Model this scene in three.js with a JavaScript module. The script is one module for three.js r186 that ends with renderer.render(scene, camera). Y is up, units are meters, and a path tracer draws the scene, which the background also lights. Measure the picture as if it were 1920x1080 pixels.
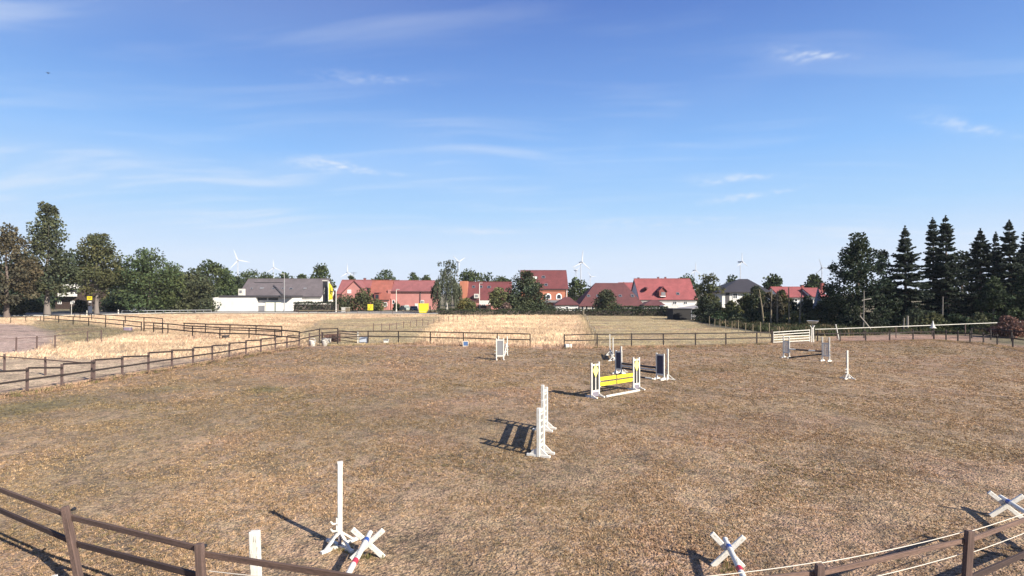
import * as THREE from 'three';
import { mergeGeometries } from 'three/addons/utils/BufferGeometryUtils.js';
import { RoundedBoxGeometry } from 'three/addons/geometries/RoundedBoxGeometry.js';

// ------------------------------------------------------------------ camera, sky, sun, exposure
const FOCAL = 1050, EYE = 5.2, TILT = Math.atan(10 / FOCAL);
const scene = new THREE.Scene();
const camera = new THREE.PerspectiveCamera(THREE.MathUtils.radToDeg(2 * Math.atan(540 / FOCAL)), 16 / 9, 0.1, 20000);
camera.position.set(0, EYE, 0);
camera.rotation.x = TILT;

const renderer = new THREE.WebGLRenderer({ antialias: true });
renderer.toneMapping = THREE.LinearToneMapping;
const EXPOSURE = 2.1;
renderer.toneMappingExposure = EXPOSURE;
renderer.shadowMap.enabled = true;

const SUN_DIR = new THREE.Vector3(2.17, 1.72, 1.85).normalize();
const sun = new THREE.DirectionalLight(new THREE.Color(1.0, 0.92, 0.80), 5.0);
sun.name = 'sun';
sun.position.copy(SUN_DIR).multiplyScalar(300);
sun.castShadow = true;
sun.shadow.mapSize.set(4096, 4096);
Object.assign(sun.shadow.camera, { left: -200, right: 200, top: 200, bottom: -200, near: 1, far: 700 });
scene.add(sun, sun.target);

// ------------------------------------------------------------------ numbers
function rng(seed) {
  let a = seed >>> 0;
  return () => { a = (a + 0x6D2B79F5) | 0; let t = Math.imul(a ^ (a >>> 15), 1 | a); t = (t + Math.imul(t ^ (t >>> 7), 61 | t)) ^ t; return ((t ^ (t >>> 14)) >>> 0) / 4294967296; };
}
const hash = (x, y, s) => { let h = Math.imul(x, 374761393) ^ Math.imul(y, 668265263) ^ Math.imul(s, 1274126177); h = Math.imul(h ^ (h >>> 13), 1274126177); return ((h ^ (h >>> 16)) >>> 0) / 4294967296; };
function vnoise(x, y, s = 1, period = 0) {
  const xi = Math.floor(x), yi = Math.floor(y), fx = x - xi, fy = y - yi;
  const u = fx * fx * (3 - 2 * fx), v = fy * fy * (3 - 2 * fy);
  const w = (n) => period ? ((n % period) + period) % period : n;
  const a = hash(w(xi), w(yi), s), b = hash(w(xi + 1), w(yi), s), c = hash(w(xi), w(yi + 1), s), d = hash(w(xi + 1), w(yi + 1), s);
  return a + (b - a) * u + (c - a) * v + (a - b - c + d) * u * v;
}
function fbm(x, y, oct, s = 1) { let a = 0, k = 0.5, n = 0; for (let i = 0; i < oct; i++) { a += k * vnoise(x, y, s + i * 17); n += k; x = x * 2.03 + 5.2; y = y * 2.03 + 1.3; k *= 0.5; } return a / n; }
const clamp = (x, a = 0, b = 1) => Math.min(b, Math.max(a, x));
const smooth = (a, b, x) => { const t = clamp((x - a) / (b - a)); return t * t * (3 - 2 * t); };
const lerp = (a, b, t) => a + (b - a) * t;
const lin = (c) => { c /= 255; return c <= 0.04045 ? c / 12.92 : ((c + 0.055) / 1.055) ** 2.4; };

// ------------------------------------------------------------------ sky: clear summer air with thin cirrus
{
  const W = 3072, Hh = 1536, data = new Float32Array(W * Hh * 4);
  const stops = [[-90, 150, 140, 120], [-0.01, 190, 195, 200], [0, 228, 239, 255], [3.5, 216, 234, 255], [8, 176, 216, 255], [13.5, 143, 194, 253], [20, 117, 163, 232], [27.5, 92, 131, 207], [45, 70, 108, 186], [90, 50, 84, 160]]
    .map(([e, r, g, b]) => [e, lin(r), lin(g), lin(b)]);
  // azimuth (degrees, to the +x side of the view), height, length, thickness, slope, strength of single wisps
  const wisps = [[-16.2, 12.1, 4.6, 0.42, -0.05, 0.5], [-18.6, 12.6, 1.8, 0.4, -0.12, 0.35], [28.4, 20.6, 2.6, 0.5, -0.22, 0.45], [22, 10.8, 3.2, 0.35, 0.02, 0.4], [23.4, 9.2, 3.6, 0.26, 0.10, 0.45], [39.3, 13.0, 2.6, 0.5, -0.42, 0.35], [-14, 20.4, 4.5, 0.5, 0.02, 0.2], [15, 7.0, 7, 0.5, 0.02, 0.3], [-2, 6.4, 5, 0.3, 0.01, 0.25],
    [75, 24, 5, 0.6, 0.1, 0.4], [120, 15, 5, 0.5, -0.1, 0.45], [160, 22, 5, 0.5, 0.1, 0.35], [-70, 18, 5, 0.5, 0.08, 0.4], [-110, 12, 6, 0.5, -0.06, 0.45], [-150, 25, 5, 0.6, 0.15, 0.35]];
  for (let j = 0; j < Hh; j++) {
    const e = ((j + 0.5) / Hh - 0.5) * 180;
    let k = 0; while (k < stops.length - 2 && stops[k + 1][0] < e) k++;
    const t = clamp((e - stops[k][0]) / (stops[k + 1][0] - stops[k][0]));
    const base = [1, 2, 3].map((c) => lerp(stops[k][c], stops[k + 1][c], t));
    const er = e * Math.PI / 180, ce = Math.cos(er), se = Math.sin(er);
    for (let i = 0; i < W; i++) {
      const az = ((i + 0.5) / W - 0.5) * 2 * Math.PI, dx = Math.cos(az) * ce, dz = Math.sin(az) * ce, o = (j * W + i) * 4;
      let m = 0;
      if (e > 0) {
        const s = 1 / (se + 0.10), px = dx * s, pz = dz * s;
        const wx = px + 0.5 * (fbm(px * 0.9, pz * 0.9, 2, 31) - 0.5), wz = pz + 0.5 * (fbm(px * 0.9 + 9, pz * 0.9, 2, 47) - 0.5);
        const veil = smooth(0.42, 0.78, fbm(wx * 0.55 + 3, wz * 1.1 + 7, 4, 5));
        const fil = smooth(0.45, 0.85, fbm(wx * 1.6 + wz * 0.3, wz * 9 - wx * 0.5, 5, 11));
        m = (0.16 * veil + 0.42 * veil * fil + 0.10 * fil) * smooth(0, 3, e) * (1 - 0.5 * smooth(40, 80, e));
        const azd = Math.atan2(dx, -dz) * 180 / Math.PI;
        for (const [a, h, len, th, sl, amp] of wisps) {
          let da = azd - a; if (Math.abs(da) > len * 2.2) continue;
          const dh = e - h - sl * da - 0.5 * (fbm(da * 0.9, h, 3, 3) - 0.5);
          if (Math.abs(dh) > th * 4) continue;
          const tt = th * (0.45 + 0.8 * smooth(len, -len, da));
          const n = fbm(azd * 1.3 + dh, e * 5.5 - azd * 0.35, 4, 77);
          m += amp * Math.exp(-((da / len) ** 2) - ((dh / tt) ** 2)) * (0.25 + 1.2 * smooth(0.3, 0.75, n));
        }
      }
      m = clamp(m, 0, 0.85);
      data[o] = lerp(base[0], 0.80, m) / EXPOSURE; data[o + 1] = lerp(base[1], 0.87, m) / EXPOSURE; data[o + 2] = lerp(base[2], 0.98, m) / EXPOSURE; data[o + 3] = 1;
    }
  }
  const sky = new THREE.DataTexture(data, W, Hh, THREE.RGBAFormat, THREE.FloatType);
  sky.mapping = THREE.EquirectangularReflectionMapping;
  sky.magFilter = sky.minFilter = THREE.LinearFilter;
  sky.wrapS = THREE.RepeatWrapping;
  sky.needsUpdate = true;
  scene.background = sky;
  scene.environment = sky;
}

// ------------------------------------------------------------------ survey helpers: a sighting from the mast on which the camera hangs -> a place in metres
const ct = Math.cos(TILT), st = Math.sin(TILT);
function sight(u, v) { const cy = -(v - 540) / FOCAL, cx = (u - 960) / FOCAL; return [cx, cy * ct + st, cy * st - ct]; }
function onGround(u, v, y = 0) { const [a, b, c] = sight(u, v), k = (y - EYE) / b; return new THREE.Vector3(a * k, y, c * k); }
function xAt(u, v, d) { const [a, , c] = sight(u, v); return a * d / -c; }
function yAt(v, d) { const [, b, c] = sight(960, v); return EYE + b * d / -c; }
const V = (x, y, z) => new THREE.Vector3(x, y, z);

// ------------------------------------------------------------------ naming
const taken = {};
function numbered(n) { const k = taken[n] = (taken[n] ?? -1) + 1; return k ? `${n}_${String(k).padStart(3, '0')}` : n; }
function thing(name, label, category, pos, turn = 0, group) {
  const g = new THREE.Group(); g.name = numbered(name); scene.add(g);
  g.position.copy(pos); g.rotation.y = turn; g.userData = { label, category };
  if (group) g.userData.group = group;
  return g;
}
function part(name, geo, mat, parent, kind) {
  const m = new THREE.Mesh(geo, mat); m.name = name; m.castShadow = m.receiveShadow = true; parent.add(m);
  if (kind) m.userData.kind = kind;
  return m;
}
function setting(name, geo, mat, label) {
  const m = part(numbered(name), geo, mat, scene); m.userData = { kind: 'structure', label };
  return m;
}

// ------------------------------------------------------------------ geometry helpers
const box = (w, h, d, x = 0, y = 0, z = 0) => new THREE.BoxGeometry(w, h, d).translate(x, y, z);
const UNIT_BOX = new THREE.BoxGeometry(1, 1, 1), UNIT_ROUND = new RoundedBoxGeometry(1, 1, 1, 1, 0.12);
const UNIT_POLE = new THREE.CylinderGeometry(1, 1, 1, 14).rotateX(Math.PI / 2);
function along(m, p, q, w, h, extra = 0) {
  const d = q.clone().sub(p), len = d.length(); d.normalize();
  const side = Math.abs(d.y) > 0.99 ? V(1, 0, 0) : V(0, 1, 0).cross(d).normalize(), up = d.clone().cross(side).normalize();
  m.quaternion.setFromRotationMatrix(new THREE.Matrix4().makeBasis(side, up, d));
  m.position.copy(p).add(q).multiplyScalar(0.5); m.scale.set(w, h, len + extra);
  return m;
}
const beam = (name, mat, parent, p, q, w, h, extra = 0) => along(part(name, UNIT_BOX, mat, parent), p, q, w, h, extra);
const pole = (name, mat, parent, p, q, r, extra = 0) => along(part(name, UNIT_POLE, mat, parent), p, q, r, r, extra);
// the same as plain geometry, for joining
function beamGeo(p, q, w, h, round) { const m = along(new THREE.Object3D(), p, q, w, h); m.updateMatrix(); return (round ? UNIT_POLE : UNIT_BOX).clone().applyMatrix4(m.matrix); }
function tubeGeo(pts, radii, sides = 7) {
  const pos = [], idx = [], n = pts.length;
  for (let i = 0; i < n; i++) {
    const d = pts[Math.min(n - 1, i + 1)].clone().sub(pts[Math.max(0, i - 1)]).normalize();
    const a = (Math.abs(d.y) > 0.9 ? V(1, 0, 0) : V(0, 1, 0)).cross(d).normalize(), b = d.clone().cross(a);
    for (let k = 0; k < sides; k++) { const t = k / sides * 2 * Math.PI; const p = pts[i].clone().addScaledVector(a, Math.cos(t) * radii[i]).addScaledVector(b, Math.sin(t) * radii[i]); pos.push(p.x, p.y, p.z); }
  }
  for (let i = 0; i < n - 1; i++) for (let k = 0; k < sides; k++) { const a = i * sides + k, b = i * sides + (k + 1) % sides; idx.push(a, b, a + sides, b, b + sides, a + sides); }
  const g = new THREE.BufferGeometry(); g.setAttribute('position', new THREE.Float32BufferAttribute(pos, 3)); g.setIndex(idx); g.computeVertexNormals();
  return g;
}
const merged = (list) => { const l = list.map((g) => { const h = g.index ? g.toNonIndexed() : g.clone(); for (const k of Object.keys(h.attributes)) if (k !== 'position' && k !== 'normal') h.deleteAttribute(k); return h; }); return mergeGeometries(l); };
function polyGeo(points, y) { // flat sheet from ground points
  const s = new THREE.Shape(points.map((p) => new THREE.Vector2(p.x, -p.z))); const g = new THREE.ShapeGeometry(s).rotateX(-Math.PI / 2).translate(0, y, 0);
  const p = g.attributes.position, uv = g.attributes.uv; for (let i = 0; i < p.count; i++) uv.setXY(i, p.getX(i), p.getZ(i));
  return g;
}

// ------------------------------------------------------------------ textures and materials
function grainTexture(size, f, repeat) {
  const d = new Uint8Array(size * size * 4);
  for (let j = 0; j < size; j++) for (let i = 0; i < size; i++) { const c = f(i / size, j / size), o = (j * size + i) * 4; const q = Array.isArray(c) ? c : [c, c, c]; for (let k = 0; k < 3; k++) d[o + k] = 255 * clamp(q[k]); d[o + 3] = 255; }
  const t = new THREE.DataTexture(d, size, size, THREE.RGBAFormat); t.wrapS = t.wrapT = THREE.RepeatWrapping; t.magFilter = THREE.LinearFilter; t.minFilter = THREE.LinearMipmapLinearFilter; t.generateMipmaps = true; t.colorSpace = THREE.SRGBColorSpace;
  if (repeat) t.repeat.set(...repeat); t.needsUpdate = true; return t;
}
const pn = (x, y, p, s) => vnoise(x * p, y * p, s, p);
const turfTex = grainTexture(1024, (x, y) => {
  const a = 0.30 * pn(x, y, 256, 1) + 0.30 * pn(x, y, 128, 2) + 0.20 * pn(x, y, 48, 3) + 0.20 * pn(x, y, 14, 4);
  const c = 0.80 + 0.62 * (a - 0.5) * 2; const g = pn(x, y, 40, 9) - 0.5; return [c * (1 - 0.05 * g), c, c * (1 - 0.06 * g)];
}, [1 / 6, 1 / 6]);
const turfBump = grainTexture(512, (x, y) => 0.5 * pn(x, y, 128, 21) + 0.5 * pn(x, y, 60, 22), [1 / 3, 1 / 3]); turfBump.colorSpace = THREE.NoColorSpace;
const paintTex = grainTexture(256, (x, y) => { const n = 0.6 * pn(x, y, 6, 61) + 0.4 * pn(x, y, 24, 62); const scuff = pn(x, y, 40, 63) * pn(x, y, 11, 64) > 0.56 ? 0.36 : 0; return [0.97 - 0.10 * n - scuff, 0.965 - 0.11 * n - scuff, 0.95 - 0.13 * n - scuff * 1.1]; });
const woodTex = grainTexture(256, (x, y) => { const n = 0.5 * pn(x, y, 5, 71) + 0.3 * vnoise(x * 64, y * 6, 72, 0) + 0.2 * pn(x, y, 64, 73); const c = 0.72 + 0.5 * (n - 0.5); return [c, c * 0.99, c * 0.97]; });
const tileTex = grainTexture(256, (x, y) => { const n = 0.4 * pn(x, y, 8, 81) + 0.4 * pn(x, y, 30, 82) + 0.2 * pn(x, y, 90, 83); const row = Math.abs(((y * 24) % 1) - 0.5) > 0.42 ? 0.07 : 0; const c = 0.88 + 0.24 * (n - 0.5) - row; return [c, c, c]; }, [1 / 8, 1 / 8]);
const plasterTex = grainTexture(256, (x, y) => { const n = 0.5 * pn(x, y, 5, 91) + 0.3 * pn(x, y, 20, 92) + 0.2 * pn(x, y, 80, 93); const c = 0.93 + 0.12 * (n - 0.5); return [c, c, c]; }, [1 / 6, 1 / 6]);

function std(r, g, b, rough = 0.8, more = {}) { return new THREE.MeshStandardMaterial({ color: new THREE.Color().setRGB(r, g, b), roughness: rough, metalness: 0, ...more }); }
const M = {
  white: std(0.72, 0.71, 0.68, 0.55, { map: paintTex }), whiteDull: std(0.55, 0.53, 0.51, 0.6, { map: paintTex }),
  black: std(0.018, 0.018, 0.02, 0.5), navy: std(0.03, 0.035, 0.085, 0.5, { map: paintTex }), blue: std(0.025, 0.07, 0.28, 0.45), red: std(0.42, 0.025, 0.05, 0.45), yellow: std(0.85, 0.70, 0.04, 0.5, { map: paintTex }), yellowPale: std(0.86, 0.78, 0.22, 0.5),
  grey: std(0.17, 0.17, 0.18, 0.6), greyDark: std(0.045, 0.042, 0.045, 0.6), lilac: std(0.18, 0.165, 0.20, 0.6), steel: std(0.45, 0.46, 0.48, 0.4, { metalness: 0.6 }), galvanised: std(0.30, 0.30, 0.30, 0.5, { metalness: 0.3 }),
  postWood: std(0.215, 0.14, 0.12, 0.9, { map: woodTex }), railWood: std(0.20, 0.125, 0.10, 0.9, { map: woodTex }), railDark: std(0.085, 0.05, 0.045, 0.85, { map: woodTex }), fenceBlack: std(0.022, 0.014, 0.012, 0.8), fenceGrey: std(0.10, 0.066, 0.058, 0.9), railPale: std(0.30, 0.19, 0.15, 0.9, { map: woodTex }), paleWood: std(0.40, 0.33, 0.22, 0.9, { map: woodTex }), barnWood: std(0.24, 0.13, 0.10, 0.9, { map: woodTex }),
  tape: std(0.55, 0.50, 0.42, 0.7), bark: std(0.13, 0.10, 0.085, 0.95), barkPale: std(0.16, 0.135, 0.12, 0.95), birchBark: std(0.42, 0.39, 0.35, 0.9), deadBark: std(0.20, 0.18, 0.155, 0.95),
  glass: std(0.03, 0.035, 0.045, 0.12), frame: std(0.82, 0.82, 0.80, 0.5), asphalt: std(0.10, 0.095, 0.095, 0.9, { map: plasterTex }), kerb: std(0.42, 0.40, 0.37, 0.85), rubber: std(0.02, 0.02, 0.02, 0.9), chrome: std(0.6, 0.6, 0.62, 0.25, { metalness: 0.9 }),
};
// ------------------------------------------------------------------ ground: one sheet to the horizon, tinted by what grows on it
const groundPoly = (list) => list.map(([u, v]) => onGround(u, v));
function inside(poly, x, z) { let c = false; for (let i = 0, j = poly.length - 1; i < poly.length; j = i++) { const a = poly[i], b = poly[j]; if ((a.z > z) !== (b.z > z) && x < (b.x - a.x) * (z - a.z) / (b.z - a.z) + a.x) c = !c; } return c; }
function edge(poly, x, z) { // distance, positive inside
  let m = 1e9; for (let i = 0, j = poly.length - 1; i < poly.length; j = i++) { const a = poly[i], b = poly[j], dx = b.x - a.x, dz = b.z - a.z, t = clamp(((x - a.x) * dx + (z - a.z) * dz) / (dx * dx + dz * dz)); m = Math.min(m, Math.hypot(x - a.x - t * dx, z - a.z - t * dz)); }
  return inside(poly, x, z) ? m : -m;
}
const ZONES = {
  dryWest: groundPoly([[-300, 606], [120, 593], [420, 587], [800, 588], [835, 592], [760, 640], [561, 651], [-300, 800]]),
  mownStrip: groundPoly([[600, 600], [830, 593], [810, 612], [780, 650], [600, 650], [560, 625]]),
  straw: groundPoly([[830, 592], [1092, 592], [1122, 655], [770, 655], [790, 628]]),
  mownEast: groundPoly([[1092, 592], [1280, 593], [1330, 600], [1600, 618], [1600, 650], [1122, 655]]),
  sandTrack: groundPoly([[-300, 608], [0, 607], [60, 611], [108, 622], [104, 640], [60, 660], [-300, 690]]),
  weedyStrip: groundPoly([[60, 602], [140, 600], [200, 612], [260, 622], [200, 636], [110, 648], [104, 630], [60, 612]]),
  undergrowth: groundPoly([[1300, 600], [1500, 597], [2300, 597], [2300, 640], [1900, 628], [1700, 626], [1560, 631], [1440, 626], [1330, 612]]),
  bareBank: groundPoly([[1560, 632], [1700, 627], [1850, 630], [1850, 640], [1751, 637], [1560, 640]]),
  arena: groundPoly([[561, 653], [780, 648], [995, 652], [1058, 654], [1450, 648], [1533, 642], [1751, 638], [1840, 644], [1920, 652], [2400, 700]]).concat([V(40, 0, 6), V(-40, 0, 6)], groundPoly([[-500, 828], [0, 746]])),
};
const TINT = { field: [0.20, 0.165, 0.085], dryWest: [0.61, 0.455, 0.30], mownStrip: [0.46, 0.365, 0.21], straw: [0.69, 0.525, 0.345], mownEast: [0.49, 0.39, 0.22], sandTrack: [0.54, 0.385, 0.31], weedyStrip: [0.27, 0.22, 0.13], arena: [0.366, 0.250, 0.151], undergrowth: [0.075, 0.07, 0.04], bareBank: [0.42, 0.26, 0.19], green: [0.16, 0.145, 0.06], pink: [0.36, 0.21, 0.15] };  // undergrowth: dark weeds and litter, with tree shade mixed into the tint
const GREEN_SPOTS = [[500, 731, 1.1, 0.8], [560, 745, 0.9, 0.3], [110, 755, 2.2, 0.5], [30, 770, 2.5, 0.45], [300, 730, 1.3, 0.3], [220, 760, 1.6, 0.3], [1150, 700, 2, 0.15]].map(([u, v, r, k]) => [onGround(u, v), r, k]);
function groundTint(x, z) {
  const wob = (fbm(x * 0.7, z * 0.7, 3, 201) - 0.5) * 1.6, c = [...TINT.field];
  const lay = (t, k) => { for (let i = 0; i < 3; i++) c[i] = lerp(c[i], t[i], k); };
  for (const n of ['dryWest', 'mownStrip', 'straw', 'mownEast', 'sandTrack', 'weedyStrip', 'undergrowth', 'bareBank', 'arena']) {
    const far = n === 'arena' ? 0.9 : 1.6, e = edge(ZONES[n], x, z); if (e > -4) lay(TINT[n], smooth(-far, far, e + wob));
  }
  const inArena = smooth(-1, 1, edge(ZONES.arena, x, z));
  const big = fbm(x * 0.09, z * 0.13, 4, 301), mid = fbm(x * 0.45, z * 0.45, 4, 311), small = fbm(x * 1.7, z * 1.7, 3, 321);
  const m = 1 + 0.30 * (big - 0.5) + 0.34 * (mid - 0.5) + 0.30 * (small - 0.5);
  lay(TINT.green, inArena * 0.22 * smooth(0.50, 0.72, fbm(x * 0.16 + 4, z * 0.16, 4, 331)) * (0.5 + small));
  lay(TINT.pink, 0.28 * smooth(0.52, 0.75, fbm(x * 0.3, z * 0.3 + 8, 3, 341)));
  if (z < -58 && inArena < 0.5) { const st2 = fbm(x * 0.10, z * 0.55, 4, 351), tuft = smooth(0.56, 0.74, fbm(x * 0.22, z * 0.42, 4, 361)); for (let i = 0; i < 3; i++) c[i] *= 1 + 0.55 * (st2 - 0.5); lay([0.40, 0.265, 0.175], 0.55 * tuft * smooth(0.3, 0.5, c[0])); }
  for (const [p, r, k] of GREEN_SPOTS) lay(TINT.green, k * smooth(r * 1.4, r * 0.3, Math.hypot(x - p.x, z - p.z) + 0.9 * wob));
  // bare, trodden margin along the paddock side of the riding field
  const e2 = edge(ZONES.arena, x, z); if (z < -15) lay(TINT.pink, 0.55 * smooth(2.2, 0.4, Math.abs(e2 + 0.8 + 0.5 * wob)));
  return c.map((v) => v * m);
}
{
  const axis = (dense, step, reach) => { const a = []; for (let v = dense[0]; v <= dense[1] + 1e-6; v += step) a.push(v); let s = step; for (let v = dense[1]; v < reach;) { s *= 1.35; v += s; a.push(v); } s = step; for (let v = dense[0]; v > -reach;) { s *= 1.35; v -= s; a.unshift(v); } return a; };
  const xs = axis([-72, 72], 0.45, 6000), zs = axis([-135, 2], 0.45, 6000), nx = xs.length, nz = zs.length;
  const pos = new Float32Array(nx * nz * 3), col = new Float32Array(nx * nz * 3), uv = new Float32Array(nx * nz * 2), nor = new Float32Array(nx * nz * 3), idx = new Uint32Array((nx - 1) * (nz - 1) * 6);
  for (let j = 0; j < nz; j++) for (let i = 0; i < nx; i++) {
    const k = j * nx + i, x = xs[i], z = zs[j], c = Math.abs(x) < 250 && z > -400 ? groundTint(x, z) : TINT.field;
    const lift = z > -120 && Math.abs(x) < 70 ? 0.05 * (fbm(x * 0.5, z * 0.5, 2, 401) - 0.5) : 0;
    pos.set([x, lift, z], k * 3); nor.set([0, 1, 0], k * 3); uv.set([x, z], k * 2); col.set(c, k * 3);
  }
  let o = 0; for (let j = 0; j < nz - 1; j++) for (let i = 0; i < nx - 1; i++) { const a = j * nx + i, b = a + 1, c = a + nx, d = c + 1; idx.set([a, c, b, b, c, d], o); o += 6; }
  const g = new THREE.BufferGeometry(); g.setAttribute('position', new THREE.BufferAttribute(pos, 3)); g.setAttribute('normal', new THREE.BufferAttribute(nor, 3)); g.setAttribute('uv', new THREE.BufferAttribute(uv, 2)); g.setAttribute('color', new THREE.BufferAttribute(col, 3)); g.setIndex(new THREE.BufferAttribute(idx, 1));
  g.computeVertexNormals();
  setting('ground', g, new THREE.MeshStandardMaterial({ vertexColors: true, map: turfTex, bumpMap: turfBump, bumpScale: 0.05, roughness: 1 }), 'dry brown riding field and straw coloured meadows');
}

// ------------------------------------------------------------------ grass
function tuftGeo(blades, spread, width, seed) {
  const r = rng(seed), pos = [], idx = [];
  for (let i = 0; i < blades; i++) {
    const a = r() * 6.283, x = (r() - 0.5) * spread, z = (r() - 0.5) * spread, h = 0.55 + 0.45 * r(), lean = 0.25 + 0.6 * r(), w = width * (0.6 + 0.8 * r()), dx = Math.cos(a), dz = Math.sin(a), k = pos.length / 3;
    pos.push(x - dz * w, 0, z + dx * w, x + dz * w, 0, z - dx * w, x + dx * lean * h * 0.45 + dz * w * 0.7, h * 0.62, z + dz * lean * h * 0.45 - dx * w * 0.7, x + dx * lean * h, h, z + dz * lean * h);
    idx.push(k, k + 1, k + 2, k, k + 2, k + 3);
  }
  const g = new THREE.BufferGeometry(); g.setAttribute('position', new THREE.Float32BufferAttribute(pos, 3)); g.setIndex(idx); g.computeVertexNormals(); return g;
}
const grassMat = new THREE.MeshPhysicalMaterial({ color: 0xffffff, roughness: 1, transmission: 0.3, thickness: 0, side: THREE.DoubleSide, specularIntensity: 0.2 });
function scatterGrass(name, label, geo, spots) {
  const m = new THREE.InstancedMesh(geo, grassMat, spots.length); m.name = numbered(name); m.userData = { kind: 'stuff', label, category: 'grass' }; m.castShadow = m.receiveShadow = true;
  const o = new THREE.Object3D(), c = new THREE.Color();
  spots.forEach(([x, z, w, h, turn, col], i) => { o.position.set(x, -0.005, z); o.rotation.set(0, turn, 0); o.scale.set(w, h, w); o.updateMatrix(); m.setMatrixAt(i, o.matrix); c.setRGB(...col); m.setColorAt(i, c); });
  scene.add(m);
}
{
  const r = rng(5), spots = [], far = [];
  const bands = [[7.4, 16, 230, 0.036], [16, 26, 120, 0.046], [26, 40, 50, 0.065], [40, 66, 17, 0.09]];
  for (const [z0, z1, dens, size] of bands) {
    const half = z1 * 0.93 + 1, n = Math.round((z1 - z0) * half * 2 * dens);
    for (let i = 0; i < n; i++) {
      const z = -(z0 + (z1 - z0) * r()), x = (r() * 2 - 1) * half; if (Math.abs(x) > -z * 0.94 + 0.5) continue;
      if (!inside(ZONES.arena, x, z)) continue;
      if (fbm(x * 1.1, z * 1.1, 3, 501) < 0.22 + 0.22 * r()) continue;
      const t = groundTint(x, z), k = 0.5 + 1.15 * r() * (0.4 + 0.6 * r()), g = fbm(x * 0.25, z * 0.25, 3, 511), gr = r() < 0.06 + 0.25 * smooth(0.5, 0.75, g) ? 0.55 : 0;
      const col = [lerp(t[0] * 1.12, 0.12, gr) * k, lerp(t[1] * 1.10, 0.13, gr) * k, lerp(t[2] * 1.05, 0.045, gr) * k];
      spots.push([x, z, size * (1.1 + 1.2 * r()), size * (0.35 + 0.7 * r()), r() * 6.28, col]);
    }
  }
  scatterGrass('short_grass', 'short dry brown grass of the riding field', tuftGeo(7, 1.5, 0.16, 3), spots);
  const n = 64000;
  for (let i = 0; i < n; i++) {
    const z = -(44 + 92 * Math.pow(r(), 0.8)), x = (r() * 2 - 1) * Math.min(115, -z * 0.95);
    let h = 0, w = 0.32;
    if (inside(ZONES.arena, x, z) || inside(ZONES.sandTrack, x, z)) continue;
    if (inside(ZONES.undergrowth, x, z)) continue; if (inside(ZONES.straw, x, z)) h = 0.42; else if (inside(ZONES.mownStrip, x, z) || inside(ZONES.mownEast, x, z)) { h = 0.10; w = 0.25; } else if (inside(ZONES.weedyStrip, x, z)) { h = 0.16; w = 0.25; } else if (inside(ZONES.dryWest, x, z)) h = 0.30; else continue;
    const t = groundTint(x, z), k = 0.85 + 0.5 * r() + 0.5 * (fbm(x * 0.12, z * 0.3, 3, 521) - 0.5);
    far.push([x, z, w * (0.8 + 0.8 * r()), h * (0.5 + 0.8 * r()), r() * 6.28, t.map((v) => v * k)]);
  }
  const line = (pts, n, half, h0) => { const P = pts.map(([u, v]) => onGround(u, v)); for (let i = 0; i < n; i++) { const f = r() * (P.length - 1), k = Math.floor(f), p = P[k].clone().lerp(P[k + 1], f - k), x = p.x + (r() + r() - 1) * half, z = p.z + (r() + r() - 1) * half, t = groundTint(x, z), q = 0.75 + 0.8 * r(); far.push([x, z, 0.10 + 0.16 * r(), h0 * (0.4 + r()), r() * 6.28, r() < 0.25 ? [0.16 * q, 0.15 * q, 0.06 * q] : t.map((v) => v * q * 1.15)]); } };
  line([[-70, 757], [116, 728], [278, 700], [398, 680.5], [489, 664.5], [561, 652.5]], 2600, 0.5, 0.22);
  line([[605, 649], [747, 645], [869, 648], [994, 652]], 1100, 0.6, 0.2); line([[1058, 654], [1184, 651], [1304, 650], [1449, 646]], 1100, 0.6, 0.2); line([[1533, 642], [1668, 640], [1751, 638], [1844, 645], [1935, 659]], 900, 0.5, 0.16);
  scatterGrass('tall_dry_grass', 'tall straw coloured grass standing in the paddocks beyond the riding field', tuftGeo(9, 1.6, 0.05, 8), far);
  // rank weeds under the thicket and the spruces
  const rank = []; for (let i = 0; i < 9000; i++) { const z = -(62 + 46 * r()), x = 34 + 50 * r(); if (edge(ZONES.undergrowth, x, z) < 0.3) continue; const k = 0.5 + 1.0 * r(), b = r() < 0.2; rank.push([x, z, 0.5 + 0.5 * r(), 0.35 + 0.9 * r() * r(), r() * 6.28, b ? [0.16 * k, 0.12 * k, 0.07 * k] : [0.055 * k, 0.065 * k, 0.03 * k]]); }
  scatterGrass('rank_weeds', 'rank dark weeds under the spruces and the thicket', tuftGeo(16, 1.5, 0.09, 17), rank);
  // sparse green growth outside the near fence
  const weeds = []; for (const [px, pz] of [[-7.53, -9.84], [-4.52, -8.38], [4.32, -8.03], [7.27, -9.1], [-3.51, -11.4], [-2.8, -11.0], [4.05, -10.6]]) for (let i = 0; i < 26; i++) { const k = 0.7 + 0.7 * r(), g = r() < 0.5; weeds.push([px + 0.3 * (r() + r() - 1), pz + 0.3 * (r() + r() - 1), 0.04 + 0.04 * r(), 0.04 + 0.10 * r(), r() * 6.28, g ? [0.15 * k, 0.15 * k, 0.055 * k] : [0.36 * k, 0.25 * k, 0.13 * k]]); }
  for (let i = 0; i < 900; i++) { const x = 5 + 7 * r(), z = -(6.6 + 3.2 * r()); if (fbm(x, z, 3, 531) < 0.5) continue; const k = 0.7 + 0.7 * r(); weeds.push([x, z, 0.07 + 0.05 * r(), 0.05 + 0.08 * r(), r() * 6.28, [0.12 * k, 0.13 * k, 0.045 * k]]); }
  scatterGrass('green_weeds', 'green weeds growing under the near fence', tuftGeo(8, 1.4, 0.10, 13), weeds);
}

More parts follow.
